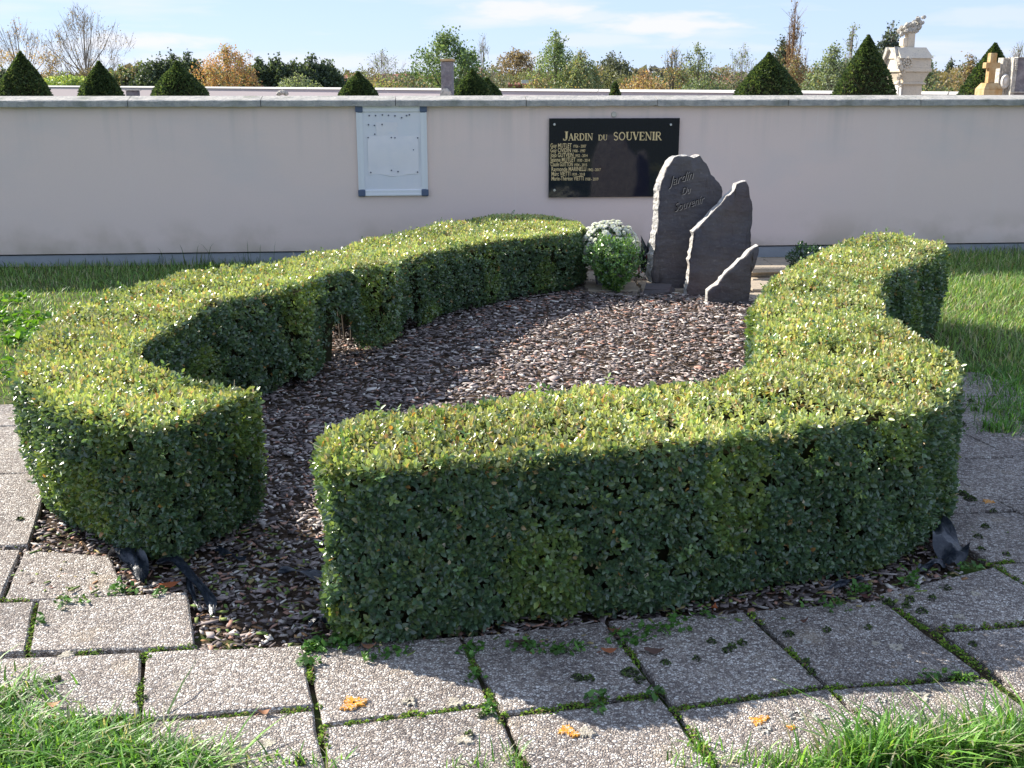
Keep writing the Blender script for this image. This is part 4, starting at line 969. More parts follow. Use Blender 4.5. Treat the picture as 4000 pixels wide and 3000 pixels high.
# dark blue spiky leaves and small flowers tucked behind the stone
cx_, cy_, cz_ = at(2520, 1010, 9.55); sp = empty('spiky_plant', (cx_, cy_, 0)); tag(sp, 'dark bluish plant with spiky leaves between the bush and the tallest stone', 'plant')
k = 60; A_ = np.stack([R.normal(0, .45, k), R.normal(0, .3, k), np.ones(k)], 1); P_ = np.stack([R.normal(0, .05, k), R.normal(0, .04, k), R.uniform(.05, .22, k)], 1)
leaf_mesh('foliage', P_, A_, R.normal(0, 1, (k, 3)), cmix(k, [(.02, .03, .06), (.03, .05, .05), (.05, .03, .06)], [2, 1, 1]), R.uniform(.14, .24, k), M['leaf'], sp, wid=.07, fine=True)
k = 160; P_ = np.stack([R.normal(0, .09, k), R.normal(0, .06, k), R.uniform(.02, .22, k)], 1)
leaf_mesh('foliage', P_, R.normal(0, 1, (k, 3)), R.normal(0, 1, (k, 3)), cmix(k, [(.03, .06, .03), (.02, .03, .08), (.16, .03, .04)], [4, 2, 1]), R.uniform(.02, .05, k), M['leaf'], sp, wid=.3)
x, y, z = at(3155, 1010, 9.9)
ball_plant('box_bush', (x, y, z - .04), (.16, .14, .16), 420, [(.03, .08, .03), (.05, .12, .04)], [1, 1], .026, 'small dark green bush behind the right hedge near the wall foot', 'bush', .5)

# ------------------------------------------------------------------ weed membrane strips
def ribbon(pts, w, label, curl=.02, n=22):
    P = [Vector(gp(px, py, .02)) + Vector((0, 0, dz)) for px, py, dz in pts]; c0 = sum(P, Vector()) / len(P); c0.z = 0
    D = dense([tuple(p)[:3] for p in P], max(2, n // (len(P) - 1))); vs = []; fs = []; m_ = 6
    for i, p in enumerate(D):
        t = D[min(i + 1, len(D) - 1)] - D[max(i - 1, 0)]; t = t / (np.linalg.norm(t) + 1e-9); s = unit(np.cross(t, (0, 0, 1.)))
        ww = w * (1 - .6 * abs(2 * i / (len(D) - 1) - 1) ** 3); tw = math.sin(i * .35 + w * 90) * .9
        for j in range(m_ + 1):
            u = j / m_ - .5; z = curl * (math.cos(u * 5) + .4 * math.sin(u * 17 + i * .6)) * .7
            q = p + s * (u * ww * math.cos(tw * .6)) + np.array((0, 0, abs(z) + u * ww * math.sin(tw) * .6 + .008)); q[2] = max(q[2], .018)
            vs.append(tuple(Vector(q) - c0))
    for i in range(len(D) - 1):
        for j in range(m_): q = i * (m_ + 1) + j; fs.append((q, q + 1, q + m_ + 2, q + m_ + 1))
    mb = MB(); mb.add(vs, fs); o = mb.build('plastic_strip', M['plastic'], None, smooth=True); o.location = c0; tag(o, label, 'plastic', 'torn strips of weed membrane'); return o
ribbon([(430, 2190, .0), (490, 2205, .035), (540, 2235, .02), (552, 2290, .0)], .075, 'torn black membrane curling out under the left hedge corner', .03)
ribbon([(615, 2215, .0), (690, 2235, .03), (760, 2300, .02), (820, 2370, .015), (835, 2415, 0)], .045, 'long twisted black membrane strip across the chips by the left slabs', .02)
ribbon([(735, 2250, 0), (745, 2320, .01), (775, 2385, 0)], .022, 'thin black thread of membrane beside the twisted strip', .01)
ribbon([(840, 2150, 0), (900, 2180, .0), (960, 2195, 0)], .035, 'short black membrane scrap between the two hedges', .008)
ribbon([(1090, 2240, 0), (1180, 2255, .01), (1260, 2262, 0)], .05, 'black membrane scrap emerging under the right hedge end', .01)
ribbon([(1205, 2455, 0), (1270, 2448, .015), (1335, 2460, 0)], .06, 'crumpled dark blue membrane flap at the front of the bed', .02)
ribbon([(3650, 2110, .06), (3690, 2160, .04), (3715, 2190, .02), (3725, 2225, .0)], .13, 'dark membrane flap standing up at the right hedge corner', .03)
ribbon([(3590, 2235, 0), (3640, 2222, .01), (3690, 2215, 0)], .05, 'flat dark membrane piece by the right hedge corner', .01)
ribbon([(3240, 2315, 0), (3300, 2290, .006), (3370, 2268, 0)], .028, 'straight dark membrane edge between right hedge and slabs', .01)

# ------------------------------------------------------------------ fallen leaves
M['dead'] = leafmat('dead_leaf', .7, .3, .2)
def fallen(px, py, size, col, ang, label, z=.038):
    x, y, _ = gp(px, py, z); n = 7; vs = [(0, 0, .004)]; 
    for side in (1, -1):
        for k in range(n):
            t = k / (n - 1); w = .30 * math.sin(math.pi * min(1, t * .92 + .08)) * (1 + .15 * math.sin(k * 2.3))
            vs.append(((t - .5) * size, side * w * size, .010 + .012 * (t - .5) ** 2 * 4 * random.uniform(.5, 1.4)))
    c, s = math.cos(ang), math.sin(ang); fs = []
    for k in range(n - 1): fs.append((1 + k, 2 + k, 1 + n + k + 1, 1 + n + k))
    v2 = [(a * c - b * s, a * s + b * c, d) for a, b, d in vs[1:]]
    fs = [tuple(i - 1 for i in f) for f in fs]
    st = len(v2); v2 += [(-size * .5 * c, -size * .5 * s, .008), (-size * .75 * c, -size * .75 * s, .004), (-size * .75 * c, -size * .75 * s + .003, .004), (-size * .5 * c, -size * .5 * s + .004, .008)]; fs.append((st, st + 1, st + 2, st + 3))
    me_o = mesh_np('fallen_leaf', np.array(v2), [i for f in fs for i in f], [4] * len(fs), M['dead'], None, np.tile(np.array(col) , (len(v2), 1)))
    me_o.location = (x, y, z - .004); tag(me_o, label, 'leaf', 'leaves fallen on chips and slabs')
fallen(665, 2290, .075, (.42, .13, .05), .35, 'long orange fallen leaf between the membrane strips at the bed corner', .03)
fallen(2380, 2548, .05, (.36, .13, .06), .1, 'folded orange brown leaf on the slab edge before the right hedge')
fallen(2555, 2550, .062, (.13, .08, .065), -.1, 'dark brown oval leaf with a stalk lying flat on the slabs')
fallen(2040, 2515, .055, (.07, .045, .035), .3, 'blackish brown leaf at the foot of the right hedge front')
fallen(1440, 2532, .045, (.42, .21, .13), .1, 'pinkish brown leaf beside the clover at the bed edge')
fallen(2790, 2380, .035, (.38, .11, .04), 1.2, 'small rust leaf under the right hedge towards its middle', .03)
fallen(2400, 2470, .045, (.22, .10, .06), .2, 'curled brown leaf against the hedge foot, above the folded orange one', .03)
fallen(3135, 2433, .032, (.12, .06, .045), 0, 'small dark leaf alone on the right slab')
fallen(210, 2760, .04, (.50, .26, .15), .2, 'pale orange leaf on the edge of the grass at lower left')
fallen(1035, 2790, .035, (.32, .16, .09), .3, 'brown leaf in the mossy joint below the gap')
fallen(2540, 2885 - 2000 + 295, .06, (.35, .10, .04), 0, 'rusty leaf on the chips near the slate stones', .03)
fallen(1985, 1200, .07, (.42, .14, .06), .6, 'reddish leaf against the far left hedge foot', .03)
fallen(2070, 1180, .07, (.40, .16, .08), -.2, 'second reddish leaf by the far left hedge, nearer the stones', .03)
fallen(1080, 2065, .045, (.42, .26, .20), .1, 'pale pink chip-like leaf lying high in the gap between hedges', .03)
fallen(1110, 2050, .04, (.45, .27, .20), .4, 'rounded pale leaf just right of its twin in the gap', .03)
fallen(3380, 2335, .05, (.12, .05, .045), -.1, 'dark red leaf by the slabs at the right of the hedge front', .03)
fallen(3235, 2320, .045, (.36, .26, .2), .4, 'tan leaf under the right hedge beside the dark edge strip', .03)

# ------------------------------------------------------------------ grass
def blades(name, P, H, Wd, C, lean, m='grass', parent=None, seg3=False, kind='stuff'):
    n = len(P); a = R.uniform(0, 6.283, n); d = np.stack([np.cos(a), np.sin(a), np.zeros(n)], 1); b = np.stack([-np.sin(a), np.cos(a), np.zeros(n)], 1)
    la = np.abs(R.normal(0, lean, n))[:, None] * H[:, None]; up = np.array((0, 0, 1.)) * H[:, None]; W_ = Wd[:, None] * b / 2
    if seg3: V = [P - W_, P + W_, P + up * .45 + d * la * .2 + W_, P + up * .45 + d * la * .2 - W_, P + up * .8 + d * la * .62 + W_ * .7, P + up * .8 + d * la * .62 - W_ * .7, P + up + d * la * 1.15]; f4 = [(0, 1, 2, 3), (3, 2, 4, 5)]; f3 = [(5, 4, 6)]; k = 7
    else: V = [P - W_, P + W_, P + up * .55 + d * la * .3 + W_ * .8, P + up * .55 + d * la * .3 - W_ * .8, P + up + d * la]; f4 = [(0, 1, 2, 3)]; f3 = [(3, 2, 4)]; k = 5
    V = np.stack(V, 1).reshape(-1, 3); I_ = np.arange(n)[:, None] * k
    row = np.concatenate([np.array(f).ravel() for f in (f4 + f3)]); Lp = (I_ + row[None]).ravel(); S = np.tile([4] * len(f4) + [3] * len(f3), n)
    return tag(mesh_np(name, V, Lp, S, M[m], parent, np.repeat(C, k, 0)), kind=kind)
GC = [(.13, .25, .07), (.19, .34, .09), (.27, .42, .13), (.46, .44, .28), (.09, .17, .05)]
def field(n, x, y, excl=True, keepf=None):
    P = np.stack([R.uniform(*x, n), R.uniform(*y, n), np.zeros(n)], 1)
    k = np.ones(n, bool)
    if excl: k &= ~inside(BEDPOLY, P[:, :2]) & ~inside([(.15, 9.0), (3.0, 8.4), (3.1, 11.2), (.1, 10.9)], P[:, :2])
    # wall line
    k &= P[:, 1] < 10.77 + .083 * P[:, 0]
    if keepf is not None: k &= keepf(P)
    return P[k]
def offpave(P):
    q = np.linalg.solve(np.stack([GU, GV], 1), (P[:, :2] - GO).T).T
    w = .25 * np.sin(P[:, 0] * 3.1 + P[:, 1] * 5) + R.normal(0, .18, len(P))
    on = (q[:, 1] < 8.55 + w) & (q[:, 0] > -6) & (q[:, 0] < 9.3 + w * 1.2 - np.clip((q[:, 1] - 5.5) * .22, 0, .9)) & (q[:, 1] > -3)
    return ~on
P = field(52000, (-5.6, -.2), (5.0, 10.8), keepf=offpave)
wallside = np.clip((P[:, 1] - 9.6 - .083 * P[:, 0]) / .8, 0, 1)
C = cmix(len(P), GC, [4, 4, 2.5, 2.2, 3], .3)
blades('lawn_grass', P, R.uniform(.018, .05, len(P)) * (1 + .7 * wallside), R.uniform(.004, .008, len(P)), C, .95)
P = field(62000, (1.9, 5.9), (4.2, 11.2), keepf=offpave)
wallside = np.clip((P[:, 1] - 9.2 - .083 * P[:, 0]) / .9, 0, 1); pat = np.clip(np.sin(P[:, 0] * 2.3 + 1) * np.sin(P[:, 1] * 1.9), 0, 1)
C = cmix(len(P), GC, [3, 4, 3.5, 3.2, 2], .3)
blades('lawn_grass', P, R.uniform(.018, .06, len(P)) * (1 + 1.1 * wallside + .7 * pat), R.uniform(.004, .009, len(P)), C, .95)
# broad-leaved weeds in the left lawn
k = 1500; P = np.stack([R.uniform(-4.8, -2.3, k), R.uniform(5.8, 8.9, k), np.full(k, .015)], 1); P = P[offpave(P) & (np.sin(P[:, 0] * 4) * np.sin(P[:, 1] * 3.1) > -.1)]; k = len(P)
idx = np.repeat(np.arange(k), 5); A_ = R.normal(0, 1, (len(idx), 3)); A_[:, 2] = np.abs(A_[:, 2]) * .5 + .15
tag(leaf_mesh('lawn_weeds', P[idx], A_, np.tile((0, 0, 1.), (len(idx), 1)) + R.normal(0, .3, (len(idx), 3)), cmix(len(idx), [(.10, .24, .03), (.16, .32, .05), (.07, .16, .03)], [2, 2, 1]), R.uniform(.03, .07, len(idx)), M['grass'], None, wid=.3), kind='stuff')
# tall stalks along the wall foot
pts = []
for px in list(R.uniform(610, 1100, 60)) + list(R.uniform(0, 1000, 50)) + list(R.uniform(3700, 4000, 30)):
    p = on_wall(px, 1040, .06 + abs(R.normal(0, .08))); pts.append((p.x, p.y, 0))
P = np.array(pts); hgt = np.concatenate([R.uniform(.06, .17, 52), R.uniform(.2, .30, 8), R.uniform(.06, .12, 50), R.uniform(.08, .15, 30)])
blades('wall_foot_grass', P, hgt, np.full(len(P), .006), cmix(len(P), [(.05, .10, .025), (.10, .14, .04), (.20, .18, .09)], [4, 3, 1]), .35, seg3=True)
# near tufts, lower left and lower right
def tufts(spec, hr, wr, lean, cols, w):
    PP = [];
    for (px, py, rx, ry, n) in spec:
        x0, y0, _ = gp(px, py); PP.append(np.stack([R.normal(x0, rx, n), R.normal(y0, ry, n), np.full(n, .01)], 1))
    P = np.vstack(PP); return blades('foreground_grass', P, R.uniform(*hr, len(P)), R.uniform(*wr, len(P)), cmix(len(P), cols, w, .25), lean, seg3=True)
NC = [(.10, .24, .04), (.15, .34, .06), (.24, .44, .09), (.46, .44, .30), (.07, .15, .04)]
tufts([(60, 2920, .10, .06, 600), (250, 2950, .10, .045, 800), (450, 2990, .08, .035, 600), (620, 3020, .07, .03, 420), (20, 2780, .05, .05, 300), (760, 3040, .06, .03, 250), (300, 3080, .2, .06, 900), (-60, 2850, .1, .1, 400)], (.02, .075), (.0035, .0085), 1.1, NC, [4, 4, 3, 2.6, 3])
tufts([(3500, 3010, .06, .03, 520), (3700, 3020, .07, .03, 560), (3900, 3000, .07, .04, 560), (3350, 3040, .06, .03, 300), (4000, 2960, .05, .04, 260)], (.035, .135), (.004, .0095), .8, NC, [4, 4, 4, 2.8, 2])
tufts([(3050, 3030, .05, .02, 160), (2780, 3020, .05, .02, 90), (3200, 3060, .07, .03, 260), (1200, 3030, .05, .02, 60), (1850, 3040, .05, .015, 40), (2010, 3010, .015, .02, 50), (3620, 3040, .2, .03, 500), (2730, 2960, .012, .012, 30), (550, 2870, .02, .02, 40), (3770, 2700, .01, .01, 14)], (.02, .07), (.003, .006), .6, NC, [4, 4, 3, 1.8, 1])
tufts([(3960, 1640, .10, .16, 700), (3990, 1560, .10, .2, 600), (3900, 1700, .05, .06, 200), (3930, 1480, .2, .12, 500)], (.03, .08), (.004, .008), .8, NC, [5, 3, 1, 1, 3])

# ------------------------------------------------------------------ behind the wall: cemetery
def Yw(px): return 645.0 / (8 + px * .00571)
far = empty('far_wall', (0, 0, 0)); tag(far, 'second low grey wall with pale coping beyond the cemetery', 'wall')
A_ = Vector(at(-1400, 320, Yw(-900))); B_ = Vector(at(4800, 320, Yw(4800))); A_.z = B_.z = 0
d_ = B_ - A_; ln = d_.length; an = math.atan2(d_.y, d_.x); mid_ = (A_ + B_) / 2
mb = MB(); mb.box((mid_.x, mid_.y, .735), (ln, .25, 1.465), an); mb.build('rendered_face', mat('far_render', (.50, .44, .46), .95, .1), far)
nst = 60
for k in range(nst):
    c_ = A_.lerp(B_, (k + .5) / nst); mb = MB(); mb.box((c_.x, c_.y, 1.495), (ln / nst - .03, .34, .055), an, (1, .8)); mb.build('coping_stone', M['coping_far'], far)
sheet('cemetery_ground', [(-60, 11.3), (40, 11.6), (40, 20), (-60, 60)], .004, mat('cemetery_gravel', (.22, .2, .17), .95, .1, [(20, .4, .6, (.16, .15, .13), .7)]))

def cone_yew(pxa, pya, pxl, pxr, Y, label, name='clipped_yew', cols=None, w=None, n=9000):
    ax, _, az = at(pxa, pya, Y); rb = (pxr - pxl) / F * Y / 2; zc = at(pxa, 370, Y)[2]
    hgt = az; root = empty(name, (ax, Y, 0)); tag(root, label, 'yew', 'clipped cone yews in the cemetery')
    # half-profile: pointed, gently bulging, nearly upright at the foot
    dz = hgt - zc; prof = [(0.0, 0), (.05, .07), (.5 * rb, .42 * dz), (.83 * rb, .75 * dz), (rb, dz), (rb * 1.35, dz * 2), (rb * 1.5, min(hgt * .8, dz * 3.2)), (rb * 1.35, hgt)]
    zz = np.array([p[1] for p in prof]); rr = np.array([p[0] for p in prof])
    mb = MB(); mb.lathe((0, 0, 0), [(max(r * .93, .01), hgt - z_ - .04) for r, z_ in prof if z_ <= hgt][::-1], 20, .03); mb.build('inner_body', M['core'], root)  # solid body under the leaves in the same painted inner-shade colour
    t = R.uniform(0, min(hgt, dz * 1.6), int(n)); t = t * R.uniform(.15, 1, len(t)) ** .15; r = np.interp(t, zz, rr); th = R.uniform(0, 6.283, len(t))
    ph_ = pxa * 1.7; bump = 1 + .05 * np.sin(th * 3 + t * 5 + ph_) + .04 * np.sin(th * 11 - t * 17 + ph_) + np.abs(R.normal(0, .025, len(t))); r = r * bump
    P = np.stack([r * np.cos(th), r * np.sin(th), hgt - t], 1); NV = np.stack([np.cos(th), np.sin(th), np.full(len(t), .55)], 1)
    k = len(P); C = cmix(k, cols or [(.04, .07, .032), (.06, .10, .042), (.095, .15, .055), (.14, .18, .07)], w or [4, 4, 2.5, 1.4], .3)
    tag(leaf_mesh('foliage', P - unit(NV) * .02, NV + R.normal(0, .5, (k, 3)), R.normal(0, 1, (k, 3)), C, R.uniform(.022, .045, k) * Y / 15, M['leaf'], root, fine=False, wid=.35), kind='stuff')
    mb = MB(); mb.tube((0, 0, 0), (0, 0, hgt * .5), .06, .04, 8); mb.build('trunk', M['bark'], root)
for a in [(78, 205, 0, 187, 16, 'largest clipped yew cone at the far left above the wall'), (385, 243, 312, 462, 19, 'narrow clipped yew cone second from the left'), (690, 243, 596, 795, 18, 'broad clipped yew cone before the long green conifer row'),
          (1398, 283, 1331, 1466, 20, 'low clipped yew cone above the white board'), (1845, 273, 1778, 1920, 19, 'clipped yew cone right of the grey stone pillar'), (1902, 308, 1850, 1954, 23, 'clipped yew cone half hidden behind another by the pillar'),
          (3005, 207, 2872, 3110, 17, 'broad clipped yew cone right of the stones'), (3393, 140, 3270, 3487, 16.5, 'tallest clipped yew cone left of the white monument'), (3888, 172, 3757, 3972, 21, 'clipped yew cone behind the ochre cross')]:
    cone_yew(*a)
cone_yew(2403, 322, 2382, 2421, 18, 'tiny conifer tip poking above the wall over the plaque', 'small_conifer', n=700)

def flat_box(mb, l, r, t, b, Y, d, rz=0, taper=(1, 1), bev=0.0):
    a_ = at(l, t, Y); b_ = (at(r, t, Y)[0], Y, at(r, b, Y)[2]); mb.box(((a_[0] + b_[0]) / 2, Y + d / 2, (a_[2] + b_[2]) / 2), (b_[0] - a_[0], d, a_[2] - b_[2]), rz, taper, bev)
def grave(name, label, px, Y, cat='gravestone'):
    o = empty(name, (0, 0, 0)); tag(o, label, cat); return o
# pillar
g_ = grave('stone_pillar', 'weathered grey stone pillar with a small moulded foot and flat cap', 1745, 16)
mb = MB(); a_ = at(1725, 240, 16); b_ = at(1768, 372, 16); mb.box(((a_[0] + b_[0]) / 2, 16.1, a_[2] / 2), (b_[0] - a_[0], .2, a_[2]), -.12, bev=.006); mb.build('shaft', M['greystone'], g_)
mb = MB(); flat_box(mb, 1722, 1771, 230, 239, 15.98, .24, -.12, bev=.004); mb.build('cap', M['ochre'], g_)
mb = MB(); flat_box(mb, 1718, 1765, 356, 400, 15.9, .2, -.12, (.8, .8)); flat_box(mb, 1724, 1758, 345, 356, 15.93, .12, -.12, (.4, .8)); mb.build('foot_moulding', M['weathered'], g_)
g_ = grave('headstone', 'small dark headstone top just showing over the wall on the left', 510, 17)
mb = MB(); flat_box(mb, 490, 534, 354, 420, 17, .15, .1, bev=.01); mb.build('slab', M['greystone'], g_); mb = MB(); flat_box(mb, 487, 537, 350, 354, 16.97, .2, .1); mb.build('cap', M['weathered'], g_)
g_ = grave('grave_ornament', 'small white carved ornament peeping over the wall', 1105, 17, 'grave ornament')
for q in range(7): mb = MB(); c_ = at(1088 + q * 5, 366 - 6 * math.sin(q / 6 * math.pi), 17 + .03 * (q % 2)); mb.blob(c_, (.035, .04, .035), 7, 5); mb.build('petal', M['weathered'], g_)
# tall white monument
Ym = 18.0; cx_, _, _ = at(3540, 300, Ym); g_ = empty('tomb_monument', (cx_, Ym, 0), math.radians(9)); tag(g_, 'ornate white limestone tomb monument with carved gable and flower basket on top', 'monument')
zf = lambda py: at(3500, py, Ym)[2]
def part(nm, *bs, m='limestone'):
    mb = MB()
    for b in bs: mb.box(*b)
    return mb.build(nm, M[m], g_)
def lv(z0_, z1_, w, tap=(1, 1), x=0, y=0, w2=None): return ((x, y, (z0_ + z1_) / 2), (w, w2 or w, z1_ - z0_), 0, tap, .006)
part('shaft', lv(0, zf(329), .31, w2=.46)); part('cornice', lv(zf(330), zf(325), .40, w2=.54), lv(zf(325.2), zf(320), .36, w2=.50))
part('flare', lv(zf(320.5), zf(281), .33, (1.45, 1.15), w2=.46)); part('block', lv(zf(281.5), zf(266), .53, w2=.58), lv(zf(266.5), zf(228), .50, (1.0, .96), w2=.55))
mb = MB(); z0_, z1_ = zf(229), zf(186); hw = .27; hy = .30; mb.add([(-hw, -hy, z0_), (hw, -hy, z0_), (hw, hy, z0_), (-hw, hy, z0_), (-hw, -.15, z1_), (hw * .78, -.15, z1_), (hw * .78, .15, z1_), (-hw, .15, z1_)], [(3, 2, 1, 0), (0, 1, 5, 4), (1, 2, 6, 5), (2, 3, 7, 6), (3, 0, 4, 7), (4, 5, 6, 7)]); mb.build('gable_roof', M['limestone'], g_)
for sgn in (-1, 1): mb = MB(); mb.add([(-.315, sgn * .32, z0_ - .16), (-.315, sgn * .14, z1_ + .01), (-.315, sgn * .08, z1_ - .03), (-.315, sgn * .26, z0_ - .16), (-.25, sgn * .32, z0_ - .16), (-.25, sgn * .14, z1_ + .01), (-.25, sgn * .08, z1_ - .03), (-.25, sgn * .26, z0_ - .16)], [(0, 1, 2, 3), (0, 4, 5, 1), (1, 5, 6, 2), (2, 6, 7, 3), (3, 7, 4, 0)]); mb.build('raking_moulding', M['weathered'], g_)
part('cross_shaft', lv(zf(187), zf(124), .12, (.92, 1), w2=.12), ((-.10, 0, zf(165)), (.07, .12, .12), 0, (1, 1), .01), ((-.085, 0, zf(180)), (.06, .1, .1), 0, (1, 1), .01))
mb = MB()
for q in range(46):
    t = random.random(); c_ = (-.15 + .33 * t + random.uniform(-.03, .03), random.uniform(-.09, .09), zf(116) + .14 * t * t + random.uniform(-.07, .08)); r_ = random.uniform(.025, .045); mb.blob(c_, (r_, r_, r_), 7, 5, .25)
mb.blob((0, 0, zf(112)), (.14, .1, .085), 10, 6, .15); mb.build('flower_basket', M['weathered'], g_)
mb = MB()
for q in range(34):
    t = q / 33; c_ = (-.27 - .02 * math.sin(t * 9) + .05 * (t < .6), -.26 + .05 * math.sin(t * 7), zf(335) + (zf(225) - zf(335)) * t); r_ = random.uniform(.02, .042); mb.blob(c_, (r_, r_, r_), 6, 4, .25)
mb.build('carved_garland', M['limestone'], g_)
mb = MB(); c_ = (-.15, -.285, zf(246))
for q in range(12): a = q / 12 * 6.283; mb.blob((c_[0] + .07 * math.cos(a), c_[1], c_[2] + .07 * math.sin(a)), (.022, .02, .022), 6, 4)
for q in range(5): a = q / 5 * 6.283; mb.blob((c_[0] + .03 * math.cos(a), c_[1], c_[2] + .03 * math.sin(a)), (.02, .015, .02), 6, 4)
mb.build('rosette', M['limestone'], g_)
mb = MB(); mb.box((-.165, -.04, zf(350)), (.03, .34, .17)); mb.box((-.185, -.04, zf(354)), (.02, .2, .12)); mb.build('inscribed_tablet', M['gable'], g_)
# ochre cross
Yc = 15.0; cx_, _, _ = at(3868, 300, Yc); g_ = empty('cross', (cx_, Yc, 0), math.radians(4)); tag(g_, 'ochre stained stone cross on a stepped base', 'cross'); zf2 = lambda py: at(3868, py, Yc)[2]
mb = MB(); mb.box((0, 0, zf2(347) / 2), (.25, .25, zf2(347)), 0, (1, 1), .008); mb.build('plinth', M['ochre'], g_)
mb = MB(); mb.box((0, 0, (zf2(347) + zf2(324)) / 2), (.25, .25, zf2(324) - zf2(347)), 0, (.62, .62)); mb.build('sloped_base', M['ochre'], g_)
mb = MB(); mb.box((0, 0, (zf2(325) + zf2(207)) / 2), (.088, .088, zf2(207) - zf2(325)), 0, (.95, .95), .006); mb.build('upright', M['ochre'], g_)
mb = MB(); mb.box((0, 0, zf2(256)), (.19, .094, .075), 0, (1, 1), .006); mb.build('arms', M['ochre'], g_)
# fluted stele and grey slab
g_ = empty('fluted_stele', (0, 0, 0)); tag(g_, 'pale grooved stone stele with an oval portrait medallion', 'gravestone')
mb = MB()
for q in range(9):
    l = 3908 + q * 6.0; flat_box(mb, l, l + 5.4, 226 + (22 if q < 2 else 0) + 2 * math.sin(q * 3), 420, 15.6 + .01 * (q % 2), .16)
mb.build('grooved_slab', M['weathered'], g_)
mb = MB(); c_ = at(3926, 318, 15.58); vs = []
for k_, (f_, dy) in enumerate(((1, 0), (.8, -.03), (.7, -.012))):
    for i in range(18): a = i / 18 * 6.283; vs.append((c_[0] + .062 * f_ * math.cos(a), c_[1] + dy, c_[2] + .10 * f_ * math.sin(a)))
mb.add(vs, [(k_ * 18 + i, k_ * 18 + (i + 1) % 18, k_ * 18 + 18 + (i + 1) % 18, k_ * 18 + 18 + i) for k_ in range(2) for i in range(18)] + [tuple(36 + i for i in range(18))]); mb.blob((c_[0], c_[1] - .02, c_[2]), (.03, .02, .045), 8, 6, .1); mb.build('medallion', M['gable'], g_)
g_ = empty('grey_headstone', (0, 0, 0)); tag(g_, 'smooth grey headstone with carved pale border at the right edge', 'gravestone')
mb = MB(); flat_box(mb, 3979, 4060, 226, 420, 15.5, .15); mb.build('slab', M['greystone'], g_)
mb = MB(); flat_box(mb, 3962, 3978, 226, 420, 15.48, .2); flat_box(mb, 3978, 4062, 222, 226, 15.48, .2); flat_box(mb, 3950, 4060, 358, 362, 15.46, .2)
for q in range(6): mb.blob(at(3970, 236 + q * 7, 15.47), (.02, .015, .014), 6, 4)
mb.build('border', M['weathered'], g_)

# houses
def house(name, label, l, r, ridge, eave, Y, roofm, gable=None, gr=None):
    o = empty(name, (0, 0, 0)); tag(o, label, 'house'); a_ = at(l, ridge, Y); b_ = at(r, eave, Y); dpt = 4
    mb = MB(); mb.add([(a_[0], Y, b_[2]), (b_[0], Y, b_[2]), (b_[0], Y + dpt, a_[2]), (a_[0], Y + dpt, a_[2]), (b_[0], Y + 2 * dpt, b_[2]), (a_[0], Y + 2 * dpt, b_[2]), (a_[0], Y, b_[2] - .15), (b_[0], Y, b_[2] - .15)], [(0, 1, 2, 3), (3, 2, 4, 5), (6, 7, 1, 0)])
    mb.build('roof', roofm, o)
    mb = MB(); mb.box(((a_[0] + b_[0]) / 2, Y + dpt, (b_[2] - .15) / 2), (abs(b_[0] - a_[0]) - .3, 2 * dpt - .5, b_[2] - .16))
    for xx in (a_[0] + .16, b_[0] - .16): mb.add([(xx, Y + .2, b_[2] - .1), (xx, Y + 2 * dpt - .2, b_[2] - .1), (xx, Y + dpt, a_[2] - .1)], [(0, 1, 2)])
    mb.build('wall', M['gable'], o); return o
h_ = house('house', 'distant red roofed house with a white gable left of the low yew cone', 1318, 1385, 283, 318, 90, M['roof_red'])
mb = MB(); a_ = at(1348, 336, 88); mb.add([a_, at(1372, 336, 88), at(1366, 297, 88), at(1345, 336, 92), at(1372, 336, 92), at(1366, 297, 92)], [(0, 1, 2), (0, 2, 5, 3), (1, 4, 5, 2)]); mb.build('gable_end', M['gable'], h_)
mb = MB(); flat_box(mb, 1352, 1362, 274, 286, 94, .6); mb.build('chimney', M['roof_red'], h_)
house('house', 'distant brown roofed house behind the pale shrubs', 1440, 1590, 288, 312, 85, M['roof_red'])
h_ = house('house', 'low red roofed outbuilding seen right of the yews by the pillar', 1985, 2085, 322, 330, 60, M['roof_red']); mb = MB(); flat_box(mb, 2037, 2082, 312, 326, 59, 1); mb.build('dormer', M['gable'], h_)
house('house', 'distant long brown roofed house left of the broad yew', 2740, 2935, 292, 325, 62, M['roof_red'])
h_ = house('house', 'dark slate roofed house right of the white monument', 3600, 3748, 259, 322, 55, M['roof_dark']); mb = MB(); flat_box(mb, 3733, 3737, 297, 312, 54.8, .1); mb.build('roof_window', M['gable'], h_)

